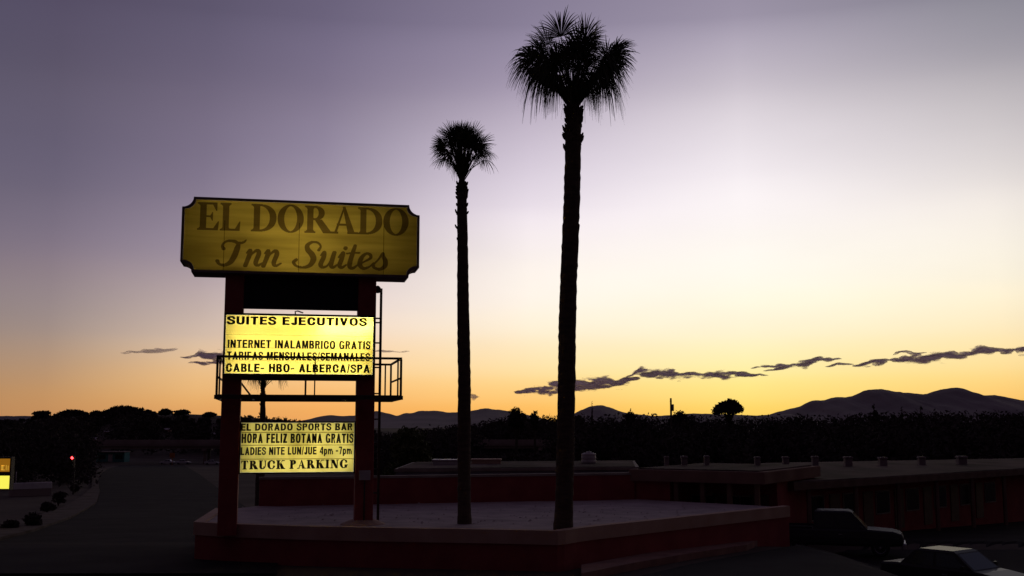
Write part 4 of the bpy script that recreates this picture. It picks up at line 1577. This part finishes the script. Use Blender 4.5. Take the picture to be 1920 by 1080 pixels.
def on_wall(o, name, s0, s1, z0, z1, proud, mm):
    m = MB()
    a, b = wl0 + wd_ * s0, wl0 + wd_ * s1
    q = [(a[0] + wn_[0] * .0, a[1] + wn_[1] * .0), (b[0], b[1]), (b[0] + wn_[0] * proud, b[1] + wn_[1] * proud), (a[0] + wn_[0] * proud, a[1] + wn_[1] * proud)]
    m.slab(q, z0, z1)
    return m.build(name, mm, o)


for k in range(7):
    s = .8 + k * 3.1
    on_wall(blk, 'door', s, s + .9, .1, 2.1, .05, MATS['brown door'])
    wn = on_wall(blk, 'window', s + 1.2, s + 2.6, .9, 2.1, .04, concrete)
    on_wall(wn, 'pane', s + 1.27, s + 2.53, .97, 2.03, .052, glass)
for k in range(6):
    s = 1.5 + k * 4.0
    p = np.array(P[1]) + dvb * s - nb * .25
    m = MB(); m.bevel_box((p[0] - .09, p[1] - .09, -.3), (p[0] + .09, p[1] + .09, LZ - lg - .342), .02); m.build('column', dark_tan, blk)

vent = None
for i, (px, pyt, pyb, wpx, lb) in enumerate((
        (1250, 855, 867, 10, 'leftmost small roof vent of the row beyond the motel wing'), (1283, 855, 867, 13, 'second small roof vent from the left beyond the motel wing'), (1325, 854, 866, 11, 'pale boxy roof vent behind the tan fascia of the wing'),
        (1420, 856, 866, 12, 'roof vent above the right end of the tan fascia'), (1473, 856, 867, 13, 'roof vent just right of the motel wing corner'), (1528, 855, 866, 13, 'roof vent on the long block above the parked pickup'),
        (1590, 856, 868, 16, 'low roof vent between the left mountain foot and the pickup'), (1655, 857, 868, 16, 'roof vent below the broad conifer'), (1728, 856, 868, 14, 'roof vent below the pointed conifers'), (1803, 855, 868, 18, 'widest roof vent near the right edge of the photo'))):
    Yv = 53.0 if i < 4 else 62 + i * 1.1
    pb, pt = at(px, pyb, Yv), at(px, pyt, Yv)
    wv = wpx * px_at(Yv)
    o = tag(empty('roof_vent', (pb[0], Yv, pb[2])), lb, 'roof vent', 'small vents along the flat motel roofs')
    hv = pt[2] - pb[2]
    zb = LZ if i > 3 else z_r + .40
    m = MB(); m.bevel_box((-wv * .42, -wv * .42, min(-.05, zb - pb[2])), (wv * .42, wv * .42, hv * .72), .03); m.build('housing', vent_mat, o)
    m = MB(); m.bevel_box((-wv * .5, -wv * .5, hv * .722), (wv * .5, wv * .5, hv), .05); m.build('cap', vent_mat, o)

# ------------------------------------------------------------------ kerbs by the parking lot
def ribbon(name, L_px, R_px, mm, lift=.03, sub=6, kind='structure', thick=0.0, across=9):
    Lp = [on_ground(*p) for p in L_px]; Rp = [on_ground(*p) for p in R_px]
    rows = []
    for i in range(len(Lp) - 1):
        for t in np.linspace(0, 1, sub, endpoint=(i == len(Lp) - 2)):
            a, b = Lp[i] * (1 - t) + Lp[i + 1] * t, Rp[i] * (1 - t) + Rp[i + 1] * t
            row = []
            for s in np.linspace(0, 1, across):
                p = a * (1 - s) + b * s
                row.append((p[0], p[1], float(ground_z(p[0], p[1])) + lift))
            rows.append(row)
    if thick:
        rows2 = [[(r[0][0], r[0][1], r[0][2] - thick)] + r + [(r[-1][0], r[-1][1], r[-1][2] - thick)] for r in rows]
        first = [(p[0], p[1], p[2] - thick) for p in rows2[0]]
        last = [(p[0], p[1], p[2] - thick) for p in rows2[-1]]
        rows2 = [[(p[0], p[1], rows2[0][0][2]) for p in rows2[0]]] + rows2 + [[(p[0], p[1], rows2[-1][0][2]) for p in rows2[-1]]]
        rows = rows2
    o = grid_mesh(name, np.array(rows), mm, smooth=False)
    tag(o, kind=kind)
    return o


ribbon('road', [(-300, 1080), (-20, 1021), (62, 1000), (132, 975), (182, 944), (188, 924), (184, 903), (190, 888), (204, 879), (226, 872.5)],
       [(520, 1080), (520, 1021), (520, 1000), (500, 975), (450, 944), (418, 924), (394, 905), (374, 890), (358, 880), (345, 872.5)], asphalt, .07, 8, across=17)
ribbon('pavement', [(-60, 1000), (0, 988), (60, 974), (112, 957), (152, 934), (172, 916), (172, 900), (168, 888), (178, 880)],
       [(-60, 1030), (-2, 1014), (61, 998.5), (131, 974), (181, 943.5), (187, 924), (183.5, 903), (189, 889), (202, 879.5)], paving, .16, 6, thick=.14)
ribbon('parking_lot', [(1100, 1110), (1300, 1062), (1500, 1026), (1660, 1004), (1800, 985), (1960, 960)], [(1700, 1300), (1800, 1250), (2000, 1200), (2100, 1150), (2200, 1080), (2300, 1010)], asphalt, .09, 9, across=61)
ribbon('pavement', [(1090, 1073), (1200, 1052), (1300, 1036), (1400, 1021), (1484, 1009), (1560, 998), (1700, 978), (1850, 957), (1990, 938)], [(1090, 1090), (1200, 1067), (1300, 1049), (1400, 1033), (1484, 1020), (1560, 1008), (1700, 987), (1850, 965), (1990, 945)], mat('red brown kerb', (.22, .11, .09), .95, (.32, .165, .13), 1.5, .3, 20), .22, 12, thick=.3)

# ------------------------------------------------------------------ overpass
YO = 352
oa, ob = at(130, 834, YO), at(1075, 837, YO + 10)
g1 = float(ground_z(oa[0], YO))
dv = ob - oa; LO = math.hypot(dv[0], dv[1])
ov = tag(empty('overpass', (oa[0], oa[1], g1), math.atan2(dv[1], dv[0])), 'long low concrete highway overpass crossing behind the sign', 'bridge')
zt = at(300, 825.5, YO)[2] - g1
zb = at(300, 842, YO)[2] - g1
m = MB(); m.box((0, 0, zb + .9), (LO, 11, zt - 1.0)); m.build('deck', concrete_old, ov)
m = MB(); m.box((0, -.12, zt - 1.3), (LO, .14, zt)); m.build('parapet', concrete_old, ov)
m = MB(); m.box((0, 10.86, zt - 1.3), (LO, 11.12, zt)); m.build('parapet', concrete_old, ov)
for y in (1.2, 3.8, 6.8, 9.6):
    m = MB(); m.box((0, y - .3, zb), (LO, y + .3, zb + .897)); m.build('girder', concrete_old, ov)
for x in np.arange(42, LO - 4, 36):
    m = MB(); m.bevel_box((x - .7, .4, zb - .7), (x + .7, 10.6, zb - .003), .05); pc = m.build('pier_cap', concrete_old, ov)
    for y in (2.2, 8.8):
        m = MB(); m.tube([(x, y, -1.5), (x, y, zb - .703)], .55, 14); m.build('pier', concrete_old, ov)

# pale houses dotted on the wooded slope
for i, (px, py, wpx, Yh, lb) in enumerate(((172, 822, 15, 330, 'pale little house above the left end of the overpass'), (199, 806, 8, 420, 'tiny pale house high on the wooded slope'),
                                           (313, 803.5, 13, 430, 'small house with a pale sloping roof in the middle of the wooded slope'), (402, 811, 11, 400, 'small pale house next to the left sign post'))):
    p = on_ground(px, py + 6); Yh = p[1]
    wd = wpx * px_at(Yh)
    o = tag(empty('hillside_house', p), lb, 'house', 'little pale houses on the wooded slope')
    m = MB(); m.box((-wd / 2, 0, -1), (wd / 2, wd * .7, wd * .28)); m.build('wall', tan_stucco, o)
    m = MB(); m.loft([[(-wd * .56, -.3, wd * .283), (-wd * .56, wd * .75, wd * .283), (-wd * .56, wd * .35, wd * .52)], [(wd * .56, -.3, wd * .283), (wd * .56, wd * .75, wd * .283), (wd * .56, wd * .35, wd * .52)]])
    m.build('roof', mat('pale tin roof', (.55, .5, .5), .5, (.65, .6, .58), .5), o)
    m = MB(); m.box((-wd * .2, -.05, 0), (wd * .1, -.004, wd * .16)); m.build('window', glass, o)

# ------------------------------------------------------------------ utility pole
b = at(1258.5, 790, 180)
gz = float(ground_z(b[0], 180)); top = at(1258, 746.5, 180)[2] - gz
o = tag(empty('utility_pole', (b[0], 180, gz)), 'thin wooden utility pole rising above the dark treeline', 'utility pole')
m = MB(); m.tube([(0, 0, -.5), (0, 0, top)], [.24, .15], 10); m.build('pole', wood, o)
m = MB(); m.tube([(.26, 0, top - 2.1), (.28, 0, top - 1.0)], .22, 10); m.bar((.05, 0, top - 1.4), (.2, 0, top - 1.4), .08); m.build('transformer', mat('transformer grey', (.2, .2, .2), .6, (.25, .25, .25), 4), o)
m = MB(); m.bar((0, -.75, top - .5), (0, .75, top - .5), .12); m.build('crossarm', wood, o)

# ------------------------------------------------------------------ vehicles
def wheel(parent, x, y, r, wdt):
    s = 1 if y > 0 else -1
    prof = [(r * .62, 0), (r * .9, 0), (r, .25), (r, .75), (r * .9, 1), (r * .62, 1)]
    m = MB()
    rings = []
    for rr, t in prof:
        rings.append([(x + rr * math.cos(a), y + s * wdt * (t - .5), r + rr * math.sin(a)) for a in np.linspace(0, 6.2832, 22, endpoint=False)])
    m.loft(rings, sm=False)
    w_ = m.build('wheel', rubber, parent)
    m = MB()
    rings = [[(x + rr * math.cos(a), y + s * (wdt * .5 + dy), r + rr * math.sin(a)) for a in np.linspace(0, 6.2832, 20, endpoint=False)] for rr, dy in ((r * .62, -.03), (r * .60, .006), (r * .5, -.02), (r * .18, -.015), (r * .12, .012))]
    m.loft(rings)
    m.build('rim', chrome, w_)


def car(name, label, loc_, rz, kind, paint, group=None):
    """x runs forward; body lofted from cross-sections, cabin with sloped glass, wheels, lamps, mirrors"""
    o = tag(empty(name, loc_, rz), label, 'pickup truck' if kind == 'pickup' else 'car', group)
    if kind == 'pickup':
        L, Wd, belt, roof, r = 5.2, 1.86, 1.06, 1.80, .37
        st = [(-2.6, .45, 1.00), (-2.55, .42, 1.05), (-1.0, .40, 1.06), (.9, .40, 1.06), (1.15, .40, 1.08), (2.2, .42, 1.02), (2.52, .46, .92), (2.6, .5, .80)]
        cab = [(-.95, -.85), (1.25, .55)]
        wx = (-1.62, 1.68)
    else:
        L, Wd, belt, roof, r = 4.5, 1.74, .92, 1.44, .31
        st = [(-2.22, .42, .78), (-2.14, .34, .92), (-1.6, .30, .96), (-.9, .28, .93), (.85, .28, .92), (1.3, .28, .88), (1.95, .32, .78), (2.18, .40, .66), (2.25, .44, .58)]
        cab = [(-1.55, -.95), (1.05, .35)]
        wx = (-1.35, 1.38)
    h = Wd / 2
    rings = []
    for i, (x, z0, z1) in enumerate(st):
        k = .90 if i in (0, len(st) - 1) else (.97 if i in (1, len(st) - 2) else 1)
        zm = (z0 + z1) / 2
        rings.append([(x, -h * k * .90, z0), (x, -h * k * .985, z0 + .10), (x, -h * k, zm), (x, -h * k * .97, z1 - .06), (x, -h * k * .90, z1),
                      (x, h * k * .90, z1), (x, h * k * .97, z1 - .06), (x, h * k, zm), (x, h * k * .985, z0 + .10), (x, h * k * .90, z0)])
    m = MB(); m.loft(rings)
    (b0, t0), (b1, t1) = cab
    zb_, hb, ht = belt - .03, h * .90, h * .72
    c0 = [(b0, -hb, zb_), (b1, -hb, zb_), (b1, hb, zb_), (b0, hb, zb_)]
    c1 = [(t0 - .04, -ht - .03, roof - .06), (t1 + .06, -ht - .03, roof - .06), (t1 + .06, ht + .03, roof - .06), (t0 - .04, ht + .03, roof - .06)]
    c2 = [(t0 + .06, -ht + .05, roof), (t1 - .08, -ht + .05, roof), (t1 - .08, ht - .05, roof), (t0 + .06, ht - .05, roof)]
    m.loft([c0, c1, c2])
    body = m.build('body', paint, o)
    if kind == 'pickup':                                   # open bed
        m = MB(); m.box((-2.48, -h * .80, 1.062), (-1.05, h * .80, 1.07)); m.build('bed_liner', rubber, o)
        m = MB()
        for s in (-1, 1):
            m.bar((-2.5, s * h * .86, 1.10), (-1.0, s * h * .86, 1.10), .07, .07)
        m.bar((-2.52, -h * .82, 1.10), (-2.52, h * .82, 1.10), .07, .07)
        m.build('bed_rail', paint, o)

    def pane(q, nrm_):
        n_ = Vector(nrm_).normalized() * .006
        mm = MB(); k = mm.add([Vector(p) + n_ for p in q]); mm.face([k, k + 1, k + 2, k + 3])
        return mm.build('window', glass, o, recalc=False)

    def lerp(a, b, t): return tuple(a[i] + (b[i] - a[i]) * t for i in range(3))
    C0, C1 = c0, c1
    quad = lambda a, b, u0, u1, v0, v1: [lerp(lerp(C0[a], C0[b], u0), lerp(C1[a], C1[b], u0), v0), lerp(lerp(C0[a], C0[b], u1), lerp(C1[a], C1[b], u1), v0), lerp(lerp(C0[a], C0[b], u1), lerp(C1[a], C1[b], u1), v1), lerp(lerp(C0[a], C0[b], u0), lerp(C1[a], C1[b], u0), v1)]
    w1 = pane(quad(1, 2, .06, .94, .08, .94), (1, 0, .6)); w1.name = 'windscreen'
    w2 = pane(quad(3, 0, .06, .94, .10, .92), (-1, 0, .4)); w2.name = 'rear_window'
    for s, (a, b) in ((-1, (0, 1)), (1, (2, 3))):
        for u0, u1 in ((.07, .47), (.52, .91)):
            pane(quad(a, b, u0, u1, .12, .92), (0, s, .25))
        zz = (st[3][1] + st[3][2]) / 2
        m = MB(); m.bevel_box((b1 - .32, s * (h + .10) - .07, belt + .02), (b1 - .22, s * (h + .10) + .07, belt + .15), .02); m.build('mirror', paint, o)
        m = MB(); m.box((.05, s * h - .012 if s > 0 else s * h - .018, belt - .2), (.22, s * h + .018 if s > 0 else s * h + .012, belt - .17)); m.build('door_handle', chrome, o)
        xe = st[-1][0]; xb = st[0][0]
        m = MB(); m.bevel_box((xe - .14, s * h * .70 - .16, st[-1][2] - .17), (xe + .012, s * h * .70 + .16, st[-1][2] - .03), .03); m.build('headlight', mat('lamp glass', (.5, .5, .5), .15), o)
        m = MB(); m.bevel_box((xb - .012, s * h * .74 - .10, st[0][2] - .28), (xb + .12, s * h * .74 + .10, st[0][2] - .04), .02); m.build('tail_light', mat('red lens', (.25, .01, .01), .2), o)
    m = MB(); m.bevel_box((st[-1][0] - .1, -h * .88, .36), (st[-1][0] + .09, h * .88, .56), .04); m.build('bumper', rubber if kind != 'pickup' else chrome, o)
    m = MB(); m.bevel_box((st[0][0] - .09, -h * .88, .38), (st[0][0] + .1, h * .88, .58), .04); m.build('bumper', rubber if kind != 'pickup' else chrome, o)
    for x in wx:
        for s in (-1, 1):
            wheel(o, x, s * (h - .10), r, .21)
    return o


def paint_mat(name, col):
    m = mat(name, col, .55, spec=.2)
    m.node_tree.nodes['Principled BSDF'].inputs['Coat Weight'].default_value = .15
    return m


py_ = 47.0
p = at(1570, 985, py_)
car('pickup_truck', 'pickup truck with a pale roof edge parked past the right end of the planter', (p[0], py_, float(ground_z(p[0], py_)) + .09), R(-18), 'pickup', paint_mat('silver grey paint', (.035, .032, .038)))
p = at(1792, 1060, 35.5)
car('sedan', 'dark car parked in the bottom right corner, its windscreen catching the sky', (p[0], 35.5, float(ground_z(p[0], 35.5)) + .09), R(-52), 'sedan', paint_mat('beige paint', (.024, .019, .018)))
c1 = car('sedan', 'small pale car crossing under the overpass, left of the orange post', (0, 0, 0), R(176), 'sedan', paint_mat('pale paint', (.55, .54, .55)), 'small cars under the overpass')


def copy_tree(o, parent=None):
    c = o.copy(); COL.objects.link(c)
    if parent: c.parent = parent
    for ch in list(o.children):
        copy_tree(ch, c)
    return c


for i, (px, Yc, rz, lb) in enumerate(((314, 335, 176, None), (344, 338, 4, 'small pale car under the overpass, right of the orange post'), (398, 330, 10, 'small pale car beside the left sign post, near the overpass'))):
    o = c1 if i == 0 else copy_tree(c1)
    p = at(px, 860, Yc)
    o.location = (p[0], Yc, float(ground_z(p[0], Yc)) + .06)
    o.rotation_euler = (0, 0, R(rz))
    if lb: o['label'] = lb

# shop and post under the overpass
p = at(207, 858, 372); gz = float(ground_z(p[0], 372))
o = tag(empty('roadside_shop', (p[0], 372, gz)), 'small teal fronted shop glimpsed under the overpass', 'shop')
wd = 52 * px_at(372)
m = MB(); m.box((-wd / 2, 0, -.5), (wd / 2, 5, 3.2)); m.build('wall', mat('teal wall', (.05, .20, .20), .8, (.08, .27, .26), 1.5), o)
m = MB(); m.box((-wd / 2 - .2, -.9, 3.2), (wd / 2 + .2, 5.2, 3.5)); m.build('roof', concrete_old, o)
m = MB(); m.box((-wd * .08, -.06, .1), (wd * .08, -.003, 2.6)); m.build('door', grey_box, o)
for s in (-1, 1):
    m = MB(); m.box((s * wd * .30 - 1.2, -.05, 1.0), (s * wd * .30 + 1.2, -.003, 2.4)); m.build('window', glass, o)
p = at(323, 858, 325); gz = float(ground_z(p[0], 325))
o = tag(empty('warning_post', (p[0], 325, gz)), 'orange marker post with a square board by the road under the overpass', 'sign post')
m = MB(); m.tube([(0, 0, -.3), (0, 0, 3.4)], .12, 8); m.build('post', mat('orange paint', (.45, .13, .03), .6, (.5, .16, .04), 4), o)
m = MB(); m.bevel_box((-.75, -.13, 2.2), (.75, -.10 + .02, 3.6), .03); m.build('board', MATS['orange paint'], o)

# ------------------------------------------------------------------ left roadside
p = at(139, 890, 118); gz = float(ground_z(p[0], 118))
o = tag(empty('traffic_light', (p[0], 118, gz)), 'traffic light showing red above the curving road on the left', 'traffic light')
zl = at(137, 859.5, 118)[2] - gz
m = MB(); m.tube([(0, 0, -.3), (0, 0, .3), (0, 0, zl + .9)], [.11, .08, .06], 10); m.build('pole', steel_dark, o)
m = MB(); m.bevel_box((-.30, -.42, zl - .95), (.06, -.14, zl + .27), .03); m.bar((-.12, -.14, zl - .3), (0, 0, zl - .3), .05); hd = m.build('signal_head', steel_dark, o)
for i, (cc, st_) in enumerate((((1.0, .035, .04), 9.0), ((.10, .07, .01), 0.0), ((.01, .08, .04), 0.0))):
    z = zl + .08 - i * .38
    m = MB()
    m.loft([[(-.12 + rr * math.cos(a), -.42 - dy, z + rr * math.sin(a)) for a in np.linspace(0, 6.283, 16, endpoint=False)] for rr, dy in ((.145, .003), (.12, .03), (.05, .05))])
    m.build('lens', emit('signal red', cc, st_) if st_ else mat('dark lens %d' % i, cc, .3), hd)
    m = MB()
    m.loft([[(-.12 + .16 * math.cos(a), -.42 - dy, z + .16 * math.sin(a)) for a in np.linspace(R(-10), R(190), 10)] for dy in (.0, .2)], cap=False, closed=False)
    m.build('visor', steel_dark, hd)

# lit roadside sign cut by the left edge of the photo
Ys = 62
a, b = at(-30, 857, Ys), at(21, 858, Ys)
gz = float(ground_z(a[0], Ys))
rs = tag(empty('roadside_sign', (a[0], Ys, gz)), 'lit roadside sign at the left edge, amber panel above a bright yellow one', 'sign')
wS = b[0] - a[0]
zf = lambda py: at(0, py, Ys)[2] - gz
m = MB(); m.box((wS * .35, .1, -.4), (wS * .35 + .22, .32, zf(914))); m.build('post', steel_dark, rs)
m = MB(); m.box((-.03, 0, zf(919)), (wS + .03, .42, zf(857))); m.build('cabinet', steel_dark, rs)
m = MB(); m.box((.03, -.015, zf(884.5)), (wS - .05, -.003, zf(860))); pa = m.build('amber_panel', emit('amber panel', (.26, .105, .006), 1.0), rs)
m = MB(); m.box((.03, -.015, zf(916.5)), (wS - .03, -.003, zf(892))); pa2 = m.build('yellow_panel', emit('yellow panel', (.95, .88, .10), 1.0), rs)
V = []
for (x0, x1, z0, z1) in ((.66, .74, 881, 872), (.66, .80, 874, 872.4), (.66, .80, 882, 880.4), (.83, .86, 882, 872), (.90, .93, 882, 873)):
    V += [(wS * x0, -.02, zf(z0)), (wS * x1, -.02, zf(z0)), (wS * x1, -.02, zf(z1)), (wS * x0, -.02, zf(z1))]
quads('lettering', V, emit('amber glow letters', (.50, .28, .03), 1.0), pa)

# low pale wall behind the verge
a, b = on_ground(18, 931), on_ground(96, 929)
dv = b - a
o = tag(empty('low_wall', (a[0], a[1], float(ground_z(a[0], a[1]))), math.atan2(dv[1], dv[0])), 'low pale wall along the left verge beside the lit roadside sign', 'wall')
Lw = math.hypot(dv[0], dv[1]); hw_ = 24 * px_at(a[1])
m = MB(); m.box((0, 0, -.5), (Lw, .3, hw_ * .52)); m.build('plinth', concrete_old, o)
m = MB(); m.bevel_box((-.04, -.05, hw_ * .52 + .003), (Lw + .04, .35, hw_), .06); m.build('upper_course', mat('whitewash', (.55, .52, .54), .9, (.66, .62, .62), 1.2), o)
m = MB(); m.tube([(Lw * .14, .15, hw_), (Lw * .14, .15, hw_ + 21 * px_at(a[1]))], .05, 6); m.build('vent_pipe', grey_box, o)
for i, (px, py, wpx, hpx, lb) in enumerate(((60, 990, 34, 26, 'rounded bush nearest the kerb on the left verge'), (88, 962, 26, 20, 'dark bush in the middle of the left verge'), (112, 948, 22, 26, 'taller bush on the left verge closest to the traffic light'),
                                            (20, 995, 30, 18, 'low bush at the left edge of the verge'), (140, 925, 20, 16, 'small bush below the traffic light'))):
    b = on_ground(px, py)
    tree('roadside_bush', lb, b, hpx * px_at(b[1]), wpx * px_at(b[1]) * 1.1, 90 + i, leaves=1500, size=.09, crown_from=.05, group='bushes on the left verge')
